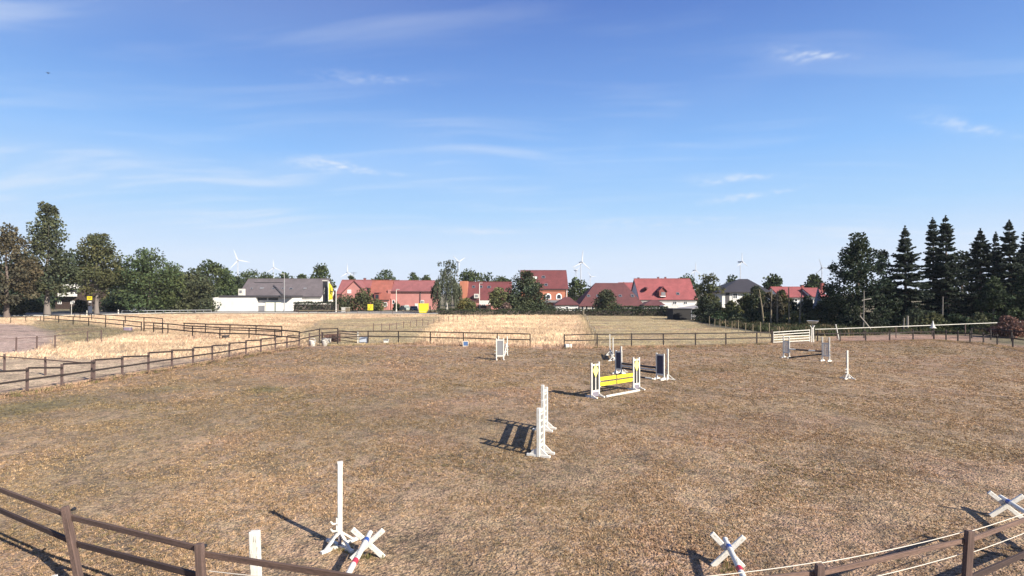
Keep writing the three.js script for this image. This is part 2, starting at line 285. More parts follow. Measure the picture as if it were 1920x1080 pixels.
// ------------------------------------------------------------------ village road behind the meadows
{
  const front = [[-400, 594], [0, 593], [160, 591], [330, 586.5], [600, 586.5], [830, 588.5]], back = [[830, 584.5], [600, 583], [330, 583.5], [160, 586], [0, 587], [-400, 588]];
  setting('road', polyGeo(groundPoly([...front, ...back]), 0.06), M.asphalt, 'grey village road behind the meadows');
  const kerbs = front.slice(1).map((p, i) => beamGeo(onGround(...front[i]).setY(0.07), onGround(...p).setY(0.07), 0.3, 0.16));
  setting('kerb', merged(kerbs), M.kerb, 'pale kerb along the village road');
}
// ------------------------------------------------------------------ trees
const leafMats = {};
function leafMat(key) { return leafMats[key] ??= new THREE.MeshPhysicalMaterial({ vertexColors: true, roughness: 0.9, transmission: 0.25, thickness: 0, side: THREE.DoubleSide, specularIntensity: 0.25 }); }
class Leaves {
  constructor() { this.p = []; this.c = []; this.i = []; }
  add(x, y, z, dir, roll, len, wid, col) { // a bent leaf spray: two faces meeting on a ridge
    const side = V(dir.y + 0.3, dir.z - 0.2, dir.x + 0.1).cross(dir).normalize(), n = dir.clone().cross(side), s = side.multiplyScalar(Math.cos(roll)).addScaledVector(n, Math.sin(roll)), k = this.p.length / 3;
    const nn = dir.clone().cross(s), b = wid * 0.28;
    this.p.push(x, y, z, x + dir.x * len * 0.5 + s.x * wid * 0.5 - nn.x * b, y + dir.y * len * 0.5 + s.y * wid * 0.5 - nn.y * b, z + dir.z * len * 0.5 + s.z * wid * 0.5 - nn.z * b,
      x + dir.x * len, y + dir.y * len, z + dir.z * len, x + dir.x * len * 0.5 - s.x * wid * 0.5 - nn.x * b, y + dir.y * len * 0.5 - s.y * wid * 0.5 - nn.y * b, z + dir.z * len * 0.5 - s.z * wid * 0.5 - nn.z * b);
    for (let q = 0; q < 4; q++) this.c.push(...col);
    this.i.push(k, k + 1, k + 2, k, k + 2, k + 3);
  }
  geo() { const g = new THREE.BufferGeometry(); g.setAttribute('position', new THREE.Float32BufferAttribute(this.p, 3)); g.setAttribute('color', new THREE.Float32BufferAttribute(this.c, 3)); g.setIndex(this.i); g.computeVertexNormals(); return g; }
}
const COL = {
  green: [0.062, 0.083, 0.033], dark: [0.040, 0.058, 0.028], deep: [0.036, 0.046, 0.028], olive: [0.088, 0.092, 0.040], brown: [0.088, 0.076, 0.046], light: [0.115, 0.120, 0.050], yellowish: [0.17, 0.16, 0.06], grey: [0.085, 0.095, 0.06], conifer: [0.036, 0.048, 0.031], red: [0.15, 0.085, 0.068], dull: [0.075, 0.085, 0.045],
};
function rdir(r) { const z = r() * 2 - 1, a = r() * 6.283, s = Math.sqrt(1 - z * z); return V(s * Math.cos(a), z, s * Math.sin(a)); }
const profileAt = (prof, t) => { const f = clamp(t) * (prof.length - 1), i = Math.min(prof.length - 2, Math.floor(f)); return lerp(prof[i], prof[i + 1], f - i); };
const ROUND = [0.35, 0.78, 0.95, 1, 0.97, 0.85, 0.62, 0.2], TALL = [0.5, 0.85, 1, 0.9, 0.85, 0.7, 0.62, 0.45, 0.32, 0.12], CONE = [0.9, 1, 0.95, 0.85, 0.72, 0.56, 0.4, 0.22, 0.06], VASE = [0.15, 0.35, 0.65, 0.9, 1, 0.95, 0.75, 0.3], MUSH = [0.55, 0.75, 0.95, 0.8, 0.7, 0.75, 0.7, 0.5, 0.2], DOME = [0.92, 1, 1, 0.95, 0.85, 0.68, 0.4, 0.1];
function broadCrown(r, { top, bottom, width, prof = ROUND, clumps = 46, leaves = 90, size = 0.5, col = COL.green, clump = 0.15, depth = 1, vary = 0.5 }) {
  const L = new Leaves(), h = top - bottom, R = width / 2, cr0 = Math.max(clump * width, size * 1.3);
  for (let k = 0; k < clumps; k++) {
    let t, pr; do { t = r(); pr = profileAt(prof, t); } while (r() > pr + 0.1);
    const a = r() * 6.283, cr = cr0 * (0.5 + 1.0 * r()), q = Math.sqrt(r()) * Math.max(0.05, pr * R - cr * 0.5);
    const cx = Math.cos(a) * q, cz = Math.sin(a) * q * depth, cy = bottom + clamp(t, 0.03, 1) * h - cr * 0.5 * t, shade = 1 + vary * 1.3 * (r() - 0.5), warm = 1 + 0.25 * (r() - 0.5);
    const n = Math.round(leaves * (0.6 + 0.8 * r()));
    for (let i = 0; i < n; i++) {
      const d = rdir(r), rr = cr * (0.35 + 0.65 * Math.sqrt(r())), y = cy + d.y * rr * 0.72; if (y > top + 0.25 * size || y < bottom - cr) continue;
      const dir = d.clone().multiplyScalar(0.7).add(rdir(r)).normalize(), s = size * (0.55 + 0.8 * r()), v = shade * (0.75 + 0.5 * r());
      L.add(cx + d.x * rr, y, cz + d.z * rr, dir, r() * 3.14, s, s * 0.75, [col[0] * v * warm, col[1] * v, col[2] * v / warm]);
    }
  }
  return L.geo();
}
function trunkGeo(r, { top, bottom, width, rad, limbs = 7, lean = 0 }) {
  const H2 = bottom + (top - bottom) * 0.72, list = [], pts = [], rs = [];
  for (let i = 0; i <= 7; i++) { const t = i / 7; pts.push(V(lean * t + 0.06 * width * (r() - 0.5) * t, H2 * t, 0.06 * width * (r() - 0.5) * t)); rs.push(rad * (1.25 - 1.05 * t) * (i === 0 ? 1.25 : 1)); }
  list.push(tubeGeo(pts, rs, 8));
  for (let k = 0; k < limbs; k++) { const t0 = lerp(Math.max(0.25, bottom / H2 * 0.9), 0.95, k / limbs), i = Math.floor(t0 * 7), p = pts[i].clone().lerp(pts[Math.min(7, i + 1)], t0 * 7 - i), a = k * 2.4 + r(), len = width * 0.27 * (0.7 + 0.5 * r()), up = len * (0.5 + 0.6 * r()); const e = p.clone().add(V(Math.cos(a) * len, up, Math.sin(a) * len)), m = p.clone().lerp(e, 0.5).add(V(0, -up * 0.12, 0)); list.push(tubeGeo([p, m, e], [rad * 0.5 * (1.1 - t0), rad * 0.3 * (1.1 - t0), rad * 0.08], 5)); }
  return merged(list);
}
function coniferParts(r, { height, width, bottom = 0.4, col = COL.conifer, size = 0.46, open = 0.15, tip = 1 }) {
  const L = new Leaves(), list = [tubeGeo([V(0, 0, 0), V(0.1 * (r() - 0.5), height * 0.5, 0), V(0, height, 0)], [height * 0.014 + 0.06, height * 0.009 + 0.03, 0.02], 7)];
  const tiers = 25, per = 13, n = tiers * per, bulge = Array.from({ length: 12 }, () => 0.70 + 0.55 * r()), rise = []; let acc = 0;
  for (let k = 0; k < tiers; k++) { rise.push(acc); acc += (0.5 + r()) * (1 - 0.35 * k / tiers); }
  for (let k = 0; k < n; k++) {
    const w0 = Math.floor(k / per), main = k % per < 8, t = clamp((rise[w0] + (main ? 0.25 * r() : 0.2 + 0.7 * r())) / acc, 0, 0.985), y = bottom + (height - bottom) * t, a = k * 2.39996 + 0.8 * r(), ca = Math.cos(a), sa = Math.sin(a);
    const R = width / 2 * Math.min(1, Math.pow(1 - t, 0.92) * 1.35) * profileAt(bulge, t) + 0.10, len = R * (!main || r() < open ? 0.45 + 0.25 * r() : 0.70 + 0.55 * r() * r()), droop = lerp(-0.42, 0.22, t * t) + 0.22 * (r() - 0.5), sz = size * clamp(0.38 + R / 2.4, 0.4, 1), steps = Math.max(3, Math.round(len / (sz * 0.40))), sh = 0.6 + 0.8 * r();
    if (k % 2) list.push(tubeGeo([V(0, y, 0), V(ca * len * 0.85, y + droop * len * 0.85 + 0.10 * len, sa * len * 0.85)], [0.03, 0.008], 3));
    for (let s = 0; s < steps; s++) {
      const f = 0.12 + 0.88 * (s + 0.3 + 0.7 * r()) / steps, px = ca * len * f, pz = sa * len * f, py = y + droop * len * f + 0.24 * len * f * f, w = sz * (1.3 - 0.6 * f);
      for (let q = 0; q < 5; q++) { const sd = (q % 2 ? 1 : -1) * (0.35 + 0.8 * r()), dir = V(ca * 0.75 - sa * sd, droop - 0.45 + 0.6 * (r() - 0.5), sa * 0.75 + ca * sd).normalize(), v = sh * (0.65 + 0.7 * r()); L.add(px, py - 0.10 * r(), pz, dir, (r() - 0.5) * 3, w * (0.8 + 0.6 * r()), w * 0.55, [col[0] * v, col[1] * v, col[2] * v]); }
    }
  }
  for (let q = 0; q < 40; q++) { const dir = V(r() - 0.5, 0.7, r() - 0.5).normalize(), v = 0.7 + 0.5 * r(); L.add(0, height - r() * height * 0.06, 0, dir, r() * 3, size * 0.6, size * 0.25, col.map((x) => x * v)); }
  return [merged(list), L.geo()];
}
let seed = 100;
function broadTree(name, label, category, { u, vTop, w, vLow, d, group, rad, limbs, bark = M.bark, lean = 0, ...more }) {
  const r = rng(seed++), x = xAt(u, vTop, d), top = yAt(vTop, d), bottom = Math.max(0.15, yAt(vLow, d)), width = w * d / FOCAL;
  const t = thing(name, label, category, V(x, 0, -d), 0, group);
  part('trunk', trunkGeo(r, { top, bottom, width, rad: rad ?? clamp(top * 0.022, 0.05, 0.6), limbs, lean }), bark, t);
  part('crown', broadCrown(r, { top, bottom, width, ...more }), leafMat('leaf'), t, 'stuff');
  return t;
}
function shrub(label, o) {
  const t = broadTree('shrub', label, 'shrub', { prof: DOME, limbs: 6, rad: 0.07, clumps: 26, leaves: 70, size: 0.36, clump: 0.2, ...o });
  return t;
}
function conifer(label, { u, vTop, w, d, group, ...more }) {
  const r = rng(seed++), height = yAt(vTop, d), width = w * d / FOCAL, t = thing('spruce_tree', label, 'tree', V(xAt(u, vTop, d), 0, -d), 0, group);
  const [trunk, crown] = coniferParts(r, { height, width, ...more });
  part('trunk', trunk, M.bark, t); part('crown', crown, leafMat('needle'), t, 'stuff');
  return t;
}
// trees by the road
const roadside = 'trees along the village road', yonder = 'trees behind the village roofs', garden = 'garden trees and shrubs at the paddock edge', stand = 'dark spruces beside the white gate';
broadTree('oak_tree', 'tallest tree by the road, dark green pointed crown on a thick pale trunk', 'tree', { u: 90, vTop: 380, w: 112, vLow: 548, d: 134, prof: [0.7, 1, 0.95, 0.78, 0.86, 0.66, 0.62, 0.42, 0.40, 0.26, 0.2], clumps: 92, leaves: 104, size: 0.58, clump: 0.135, col: COL.dull, rad: 0.5, bark: M.barkPale, limbs: 10, group: roadside });
broadTree('oak_tree', 'brown tinged tree at the frame edge beside the tallest roadside tree', 'tree', { u: 14, vTop: 420, w: 104, vLow: 566, d: 122, clumps: 84, leaves: 80, size: 0.55, clump: 0.14, col: COL.brown, rad: 0.4, prof: DOME, group: roadside });
broadTree('lime_tree', 'mushroom shaped olive tree on a slim bare trunk behind the yellow sign', 'tree', { u: 182, vTop: 438, w: 116, vLow: 552, d: 142, prof: [0.6, 0.85, 1, 0.98, 0.7, 0.55, 0.6, 0.62, 0.5, 0.25], clumps: 78, leaves: 96, size: 0.55, clump: 0.13, col: COL.olive, rad: 0.42, bark: M.barkPale, group: roadside });
broadTree('lime_tree', 'dense round green tree behind the small white parked car', 'tree', { u: 280, vTop: 467, w: 124, vLow: 578, d: 150, prof: [0.9, 1, 1, 0.97, 0.92, 0.8, 0.62, 0.3], clumps: 100, leaves: 100, size: 0.56, clump: 0.13, col: COL.green, group: roadside });
broadTree('lime_tree', 'low wide green tree between the dense round tree and the white hall', 'tree', { u: 360, vTop: 498, w: 110, vLow: 580, d: 160, prof: DOME, clumps: 84, leaves: 84, size: 0.66, clump: 0.15, col: COL.dull, group: roadside });
broadTree('lime_tree', 'green tree with a spiky top just before the grey roof', 'tree', { u: 394, vTop: 488, w: 70, vLow: 578, d: 186, prof: VASE, clumps: 56, leaves: 60, size: 0.75, clump: 0.15, col: COL.green, group: roadside });
broadTree('lime_tree', 'dark tree touching the gable end of the grey roofed hall', 'tree', { u: 424, vTop: 506, w: 62, vLow: 580, d: 190, prof: DOME, clumps: 44, leaves: 60, size: 0.75, clump: 0.16, col: COL.green, group: roadside });
broadTree('lime_tree', 'tree rising behind the black and yellow banners', 'tree', { u: 602, vTop: 494, w: 66, vLow: 585, d: 188, prof: [0.9, 1, 0.95, 0.85, 0.7, 0.55, 0.35, 0.12], clumps: 60, leaves: 64, size: 0.75, clump: 0.15, col: COL.green, group: roadside });
broadTree('lime_tree', 'dark tree behind the white balcony house', 'tree', { u: 140, vTop: 470, w: 110, vLow: 580, d: 205, prof: DOME, clumps: 60, leaves: 60, size: 0.85, clump: 0.16, col: COL.dark, group: roadside });
broadTree('lime_tree', 'dark tree filling the gap behind the brown tinged tree', 'tree', { u: 40, vTop: 470, w: 130, vLow: 585, d: 170, prof: DOME, clumps: 64, leaves: 64, size: 0.75, clump: 0.16, col: COL.dark, group: roadside });
broadTree('lime_tree', 'dark tree between the mushroom shaped tree and the dense round tree', 'tree', { u: 222, vTop: 478, w: 70, vLow: 584, d: 176, prof: DOME, clumps: 44, leaves: 60, size: 0.75, clump: 0.16, col: COL.dark, group: roadside });
for (const [u, vTop, w, label] of [[190, 496, 120, 'broad dark wood edge tree behind the mushroom shaped tree'], [262, 500, 110, 'broad wood edge tree behind the dense round tree'], [322, 497, 90, 'wood edge tree rising behind the low wide tree'], [440, 512, 70, 'low wood edge tree behind the gable end of the hall'], [100, 500, 110, 'broad wood edge tree behind the tallest roadside tree'], [-10, 480, 120, 'broad wood edge tree behind the brown tinged tree']])
  broadTree('wood_edge_tree', label, 'tree', { u, vTop, w, vLow: 584, d: 222, prof: DOME, clumps: 56, leaves: 60, size: 0.9, clump: 0.16, col: COL.dark, group: roadside });
// far trees over the roofs
for (const [u, vTop, w, vLow, d, label] of [
  [466, 504, 66, 562, 240, 'low far tree over the start of the grey ridge'], [502, 509, 60, 562, 250, 'low far tree under the first wind turbine'], [536, 510, 52, 562, 245, 'thin far tree behind the lamp over the grey roof'], [566, 516, 44, 562, 250, 'smallest far tree above the grey ridge'],
  [658, 517, 20, 560, 250, 'small dark treetop over the red gable house'], [722, 506, 54, 560, 250, 'rounded treetop over the orange roof'], [775, 511, 38, 560, 255, 'small treetop over the long red roof'], [800, 517, 26, 560, 255, 'pale thin treetop at the end of the long red roof'],
  [880, 504, 60, 570, 225, 'large far tree directly behind the weeping birch'], [910, 512, 70, 570, 235, 'wide far tree over the steep red roof'], [940, 517, 50, 570, 240, 'far tree between the steep red roof and the cedar'], [1086, 518, 46, 578, 205, 'round far tree beside the tallest red house'], [1172, 525, 30, 570, 240, 'treetop peeking between the hipped roof and bright red roof'],
  [1290, 514, 46, 575, 235, 'thin treetop above the bright red ridge'], [1372, 518, 36, 575, 220, 'treetop behind the dark grey hipped roof'], [1448, 514, 44, 585, 180, 'loose tree at the end of the dark grey hipped roof'], [1526, 517, 34, 585, 170, 'small treetop beside the last wind turbine'],
]) broadTree('distant_tree', label, 'tree', { u, vTop, w, vLow, d, prof: ROUND, clumps: 44, leaves: 56, size: 0.85, clump: 0.17, col: COL.green, limbs: 5, group: yonder });
// village garden trees
{ // weeping birch
  const d = 148, u = 838, r = rng(777), top = yAt(490, d), x = xAt(u, 540, d), t = thing('weeping_birch', 'weeping birch with hanging grey green strands on a pale trunk', 'tree', V(x, 0, -d), 0, garden);
  part('trunk', trunkGeo(r, { top, bottom: 3.5, width: 6, rad: 0.26, limbs: 9 }), M.birchBark, t);
  const L = new Leaves();
  for (let k = 0; k < 190; k++) {
    const a = r() * 6.283, q = Math.sqrt(r()), f = 1 - q * 0.75, R = 4.3 * q, y0 = lerp(4.6, top - 0.4, f * (0.72 + 0.34 * r())), len = Math.min(y0 - 0.6, (1.5 + 5.5 * r()) * (0.35 + 0.8 * q)), n = Math.ceil(len / 0.2), v0 = 0.7 + 0.6 * r();
    for (let i = 0; i < n; i++) { const y = y0 - i * 0.2, v = v0 * (0.75 + 0.5 * r()), dir = V(r() - 0.5, -1.1, r() - 0.5).normalize(); L.add(Math.cos(a) * R * (1 + 0.1 * i / n) + 0.25 * (r() - 0.5), y, Math.sin(a) * R + 0.25 * (r() - 0.5), dir, r() * 3, 0.55, 0.26, [COL.grey[0] * v, COL.grey[1] * v, COL.grey[2] * v]); }
  }
  for (let k = 0; k < 16; k++) { const c = V((r() - 0.5) * 4.6, top - 0.2 - 3.4 * r(), (r() - 0.5) * 3); for (let i = 0; i < 34; i++) { const d2 = rdir(r), v = 0.6 + 0.6 * r(); L.add(c.x + d2.x * 0.5, c.y + d2.y * 0.6, c.z + d2.z * 0.5, rdir(r), r() * 3, 0.42, 0.3, COL.dull.map((q) => q * v)); } }
  part('crown', L.geo(), leafMat('leaf'), t, 'stuff');
}
broadTree('cedar_tree', 'big broad dark cedar before the tallest red house', 'tree', { u: 985, vTop: 504, w: 96, vLow: 584, d: 146, prof: [0.92, 1, 0.95, 0.88, 0.78, 0.64, 0.48, 0.34, 0.14], clumps: 125, leaves: 84, size: 0.52, clump: 0.12, col: [0.07, 0.085, 0.045], vary: 0.8, group: garden });
broadTree('garden_tree', 'light green tree leaning against the big cedar', 'tree', { u: 935, vTop: 540, w: 46, vLow: 578, d: 143, clumps: 40, leaves: 66, size: 0.45, clump: 0.17, col: COL.light, group: garden });
broadTree('garden_tree', 'round dull tree standing before the brown hipped roof', 'tree', { u: 1137, vTop: 541, w: 52, vLow: 584, d: 146, prof: DOME, clumps: 46, leaves: 70, size: 0.45, clump: 0.16, col: COL.dull, group: garden });
shrub('yellow green shrub at the foot of the weeping birch', { u: 874, vTop: 560, w: 50, vLow: 584, d: 146, col: COL.yellowish, size: 0.42, leaves: 84, group: garden });
shrub('dark shrub below the red gable house', { u: 648, vTop: 552, w: 46, vLow: 583, d: 166, col: COL.dull, size: 0.5, group: garden });
shrub('brown green shrub with a bare stem below the orange roof', { u: 682, vTop: 541, w: 46, vLow: 584, d: 166, col: COL.olive, size: 0.5, clumps: 36, group: garden });
shrub('small shrub beside the dark doorway of the orange house', { u: 708, vTop: 560, w: 28, vLow: 583, d: 166, col: COL.light, size: 0.45, group: garden });
shrub('little bush at the corner of the long red house', { u: 744, vTop: 568, w: 14, vLow: 584, d: 168, col: COL.dark, size: 0.4, clumps: 14, group: garden });
shrub('low grey bush between cedar and white garage', { u: 1030, vTop: 572, w: 26, vLow: 586, d: 147, col: COL.grey, size: 0.4, group: garden });
shrub('pinkish flowering bush beside the light green tree', { u: 949, vTop: 568, w: 22, vLow: 585, d: 140, col: [0.2, 0.14, 0.12], size: 0.34, clumps: 18, group: garden });
broadTree('garden_tree', 'airy pale tree at the end of the bright red roof', 'tree', { u: 1328, vTop: 514, w: 52, vLow: 590, d: 122, prof: [0.6, 0.8, 1, 0.9, 1, 0.8, 0.5], clumps: 52, leaves: 44, size: 0.45, clump: 0.14, col: COL.olive, group: garden });
// wild thicket before the white house with the grey roof
for (const [u, vTop, w, vLow, d, col, label] of [
  [1322, 556, 44, 604, 106, 'deep', 'dark bush next to the tin roofed shed'], [1345, 566, 46, 606, 100, 'dull', 'bush at the start of the thicket'], [1372, 566, 50, 606, 98, 'light', 'olive bush before the white house wall'], [1398, 552, 44, 606, 103, 'olive', 'dark bush hiding the white house wall'], [1418, 536, 46, 606, 108, 'dull', 'tall bush rising over the eaves of the grey hipped roof'],
  [1442, 548, 48, 612, 97, 'brown', 'brownish bush with pale dead stems'], [1466, 544, 44, 612, 99, 'olive', 'tall dull bush before the orange roof'], [1492, 584, 50, 614, 92, 'yellowish', 'low yellow green bush behind the white gate'], [1514, 556, 44, 614, 98, 'dull', 'dark bush beside the folded parasol'], [1546, 560, 46, 616, 92, 'deep', 'deep green bush between parasol and spruces'], [1566, 548, 50, 618, 94, 'dark', 'tall dark bush under the first spruce'], [1385, 590, 40, 612, 93, 'dull', 'low bush on the paddock edge'], [1428, 546, 40, 610, 101, 'dull', 'upright bush against the white house corner'], [1455, 552, 40, 612, 96, 'brown', 'brownish bush in the middle of the thicket'], [1480, 560, 44, 612, 100, 'dark', 'dark bush under the dead stems'], [1530, 580, 44, 616, 90, 'olive', 'low olive bush under the folded parasol'], [1350, 586, 44, 610, 96, 'dark', 'low dark bush at the shed end of the thicket'], [1410, 580, 46, 612, 95, 'olive', 'mid height olive bush in the thicket'], [1440, 588, 44, 614, 91, 'olive', 'low olive bush behind the paddock posts'],
]) shrub(label, { u, vTop, w, vLow, d, col: COL[col], size: 0.34, clumps: 44, leaves: 78, clump: 0.15, group: garden });
// spruce stand
broadTree('thuja_tree', 'broad bushy conifer at the edge of the spruce stand', 'tree', { u: 1609, vTop: 437, w: 130, vLow: 614, d: 84, prof: [0.95, 1, 1, 0.98, 0.95, 0.9, 0.78, 0.55, 0.25, 0.1], clumps: 150, leaves: 84, size: 0.36, clump: 0.10, col: [0.036, 0.050, 0.027], group: stand });
for (const [u, vTop, w, d, open, label] of [
  [1697, 425, 92, 83, 0.12, 'spruce next to the broad bushy conifer'], [1749, 409, 78, 86, 0.2, 'slim spruce growing against the tallest spruce'], [1773, 405, 92, 83, 0.16, 'tallest spruce of the stand'], [1838, 430, 86, 82, 0.18, 'spruce beyond the tallest one, past the gap'], [1867, 436, 56, 87, 0.2, 'narrow spruce squeezed between two larger ones'], [1892, 413, 80, 80, 0.18, 'tall spruce before the frame edge'], [1924, 430, 80, 84, 0.15, 'spruce cut by the frame edge'], [1975, 420, 90, 82, 0.15, 'outermost spruce of the row'],
]) conifer(label, { u, vTop, w, d, open, group: stand });
broadTree('wild_tree', 'dark leafy tree between the bushy conifer and the first spruce', 'tree', { u: 1655, vTop: 466, w: 62, vLow: 612, d: 90, prof: DOME, clumps: 66, leaves: 66, size: 0.38, clump: 0.14, col: COL.deep, group: stand });
broadTree('wild_tree', 'dark leafy tree in the gap behind the tallest spruce', 'tree', { u: 1803, vTop: 472, w: 70, vLow: 612, d: 92, prof: DOME, clumps: 66, leaves: 66, size: 0.38, clump: 0.14, col: COL.deep, group: stand });
broadTree('wild_tree', 'leafy tree before the narrow spruce', 'tree', { u: 1862, vTop: 520, w: 70, vLow: 614, d: 77, prof: DOME, clumps: 56, leaves: 66, size: 0.36, clump: 0.14, col: COL.dark, group: stand });
broadTree('wild_tree', 'leafy tree at the frame edge under the spruces', 'tree', { u: 1925, vTop: 510, w: 70, vLow: 616, d: 76, prof: DOME, clumps: 56, leaves: 66, size: 0.36, clump: 0.14, col: COL.dark, group: stand });
for (const [u, vTop, w, vLow, d, col, label] of [
  [1640, 588, 56, 622, 78, 'deep', 'undergrowth bush behind the fallen logs'], [1688, 592, 46, 622, 77, 'dark', 'undergrowth bush beside the pale trunk stumps'], [1716, 580, 56, 622, 76, 'dull', 'lighter undergrowth bush behind the white rail'], [1752, 586, 54, 622, 75, 'olive', 'undergrowth bush behind the white cone'], [1796, 584, 54, 622, 74, 'dark', 'undergrowth bush past the white cone'], [1836, 588, 50, 622, 73, 'dull', 'undergrowth bush before the red brown bush'], [1890, 595, 62, 628, 66, 'red', 'red brown twiggy bush by the field corner'], [1600, 590, 44, 620, 80, 'deep', 'undergrowth bush behind the leaning white post'],
]) shrub(label, { u, vTop, w, vLow, d, col: COL[col], size: 0.28, clumps: 34, leaves: 66, clump: 0.17, group: garden });
// low growth by the road
for (const [u, vTop, w, vLow, d, col, label] of [[18, 556, 60, 586, 132, 'dull', 'roadside bush under the brown tinged tree'], [216, 556, 50, 583, 160, 'dark', 'roadside bush behind the slim bare trunk'], [330, 556, 60, 582, 156, 'green', 'roadside bush past the white parked car'], [150, 562, 26, 584, 150, 'dark', 'roadside bush beside the small yellow town sign'], [60, 558, 50, 586, 150, 'dark', 'roadside bush behind the thick pale trunk'], [300, 562, 40, 582, 154, 'dull', 'roadside bush beside the small white car'], [240, 560, 40, 583, 158, 'dull', 'roadside bush behind the white marker post'], [385, 556, 40, 582, 158, 'dull', 'roadside bush touching the white flat roofed block']])
  shrub(label, { u, vTop, w, vLow, d, col: COL[col], size: 0.5, clumps: 34, leaves: 64, group: roadside });

// ------------------------------------------------------------------ hedges
function hedge(label, pts, h, w, col, size) {
  const r = rng(seed++), t = thing('hedge', label, 'hedge', pts[0].clone()), L = new Leaves(), core = [];
  for (let i = 0; i < pts.length - 1; i++) {
    const p = pts[i].clone().sub(pts[0]), q = pts[i + 1].clone().sub(pts[0]), len = p.distanceTo(q), dx = (q.x - p.x) / len, dz = (q.z - p.z) / len, n = Math.round(len * (h * 2 + w) * 2.2 / (size * size));
    core.push(beamGeo(p.clone().setY(h * 0.42), q.clone().setY(h * 0.42), w * 0.6, h * 0.8));
    for (let k = 0; k < n; k++) {
      const f = r(), a = r(), hh = h * (0.86 + 0.28 * fbm((p.x + dx * f * len) * 0.5, 3, 3, 55)), s = r() < 0.5 ? 0.5 : r() - 0.5, y = s === 0.5 ? a * hh : hh * (0.9 + 0.14 * r()), off = s === 0.5 ? 0.5 * w * (0.9 + 0.25 * r()) : s * w;
      const v = (0.6 + 0.8 * r()) * (0.8 + 0.4 * fbm((p.x + dx * f * len) * 0.3, 9, 2, 57)); L.add(p.x + dx * f * len - dz * off, y, p.z + dz * f * len + dx * off, rdir(r).add(V(0, 0.3, 0.3)).normalize(), r() * 3, size * (0.7 + 0.6 * r()), size * 0.7, col.map((c) => c * v));
    }
  }
  part('branches', merged(core), M.bark, t); part('foliage', L.geo(), leafMat('leaf'), t, 'stuff');
}
const gz = (u, d) => V(xAt(u, 580, d), 0, -d);
hedge('dark clipped hedge before the white wall under the banners', [gz(552, 157), gz(634, 157)], 2.6, 1.4, COL.deep, 0.4);
hedge('long low hedge between the straw meadow and the village gardens', [gz(822, 136), gz(958, 135), gz(1096, 135)], 1.25, 1.1, [0.055, 0.066, 0.032], 0.3);
hedge('low hedge behind the mown paddock before the hipped roof house', [gz(1097, 132), gz(1180, 130), gz(1262, 128)], 1.35, 1.2, [0.05, 0.062, 0.03], 0.3);
hedge('higher hedge before the bright red house', [gz(1150, 137), gz(1252, 135)], 1.9, 1.2, COL.dark, 0.34);
// ------------------------------------------------------------------ village
function solid(faces) { // closed body from planar polygons; uv in metres on each face
  const pos = [], uv = [];
  for (const f of faces) {
    const n = f[1].clone().sub(f[0]).cross(f[2].clone().sub(f[0])).normalize(), a = Math.abs(n.y) > 0.98 ? V(1, 0, 0) : V(0, 1, 0).cross(n).normalize(), b = n.clone().cross(a);
    for (let i = 1; i < f.length - 1; i++) for (const p of [f[0], f[i], f[i + 1]]) { pos.push(p.x, p.y, p.z); uv.push(p.dot(a), p.dot(b)); }
  }
  const g = new THREE.BufferGeometry(); g.setAttribute('position', new THREE.Float32BufferAttribute(pos, 3)); g.setAttribute('uv', new THREE.Float32BufferAttribute(uv, 2)); g.computeVertexNormals(); return g;
}
function slab(a, b, c, d, n, th) { const o = n.clone().multiplyScalar(-th), [e, f, g, h] = [a, b, c, d].map((p) => p.clone().add(o)); return solid([[a, b, c, d], [h, g, f, e], [a, e, f, b], [b, f, g, c], [c, g, h, d], [d, h, e, a]]); }
const wallBox = (w, h, d, x, y, z) => { const [a, b, c, e, f, g2, h2, i] = [[-1, -1, 1], [1, -1, 1], [1, 1, 1], [-1, 1, 1], [-1, -1, -1], [1, -1, -1], [1, 1, -1], [-1, 1, -1]].map(([p, q, r]) => V(x + p * w / 2, y + q * h / 2, z + r * d / 2)); return solid([[a, b, c, e], [g2, f, i, h2], [f, a, e, i], [b, g2, h2, c], [e, c, h2, i], [f, g2, b, a]]); };
function windowOn(t, x, y, w, h, z = 0, frame = M.frame, name = 'window', pane = M.glass) {
  const k = Math.min(0.12, w * 0.12);
  const f = part(name, merged([box(w, k, 0.14, 0, h / 2 - k / 2), box(w, k, 0.14, 0, -h / 2 + k / 2), box(k, h - 2 * k, 0.14, -w / 2 + k / 2), box(k, h - 2 * k, 0.14, w / 2 - k / 2), ...(w > 1 ? [box(k * 0.7, h - 2 * k, 0.12)] : [])]), frame, t);
  f.position.set(x, y, z + 0.05); const p = part('pane', box(w - k, h - k, 0.04), pane, f); p.position.z = -0.02;
  return f;
}
const ROOF = { grey: std(0.14, 0.118, 0.122, 0.85, { map: tileTex }), pink: std(0.29, 0.10, 0.098, 0.85, { map: tileTex }), orange: std(0.33, 0.105, 0.075, 0.85, { map: tileTex }), crimson: std(0.165, 0.042, 0.043, 0.85, { map: tileTex }), brown: std(0.13, 0.042, 0.042, 0.85, { map: tileTex }), bright: std(0.30, 0.078, 0.078, 0.85, { map: tileTex }), slate: std(0.035, 0.032, 0.042, 0.8, { map: tileTex }), tin: std(0.3, 0.28, 0.27, 0.6) };
const WALL = { white: std(0.70, 0.68, 0.64, 0.85, { map: plasterTex }), cream: std(0.45, 0.41, 0.35, 0.85, { map: plasterTex }), brick: std(0.46, 0.20, 0.175, 0.9, { map: plasterTex }), orangeBrick: std(0.44, 0.165, 0.10, 0.9, { map: plasterTex }), redBrick: std(0.24, 0.07, 0.06, 0.9, { map: plasterTex }), timber: std(0.10, 0.062, 0.05, 0.9, { map: woodTex }), dark: std(0.013, 0.012, 0.012, 0.85), blueGrey: std(0.13, 0.14, 0.165, 0.7) };
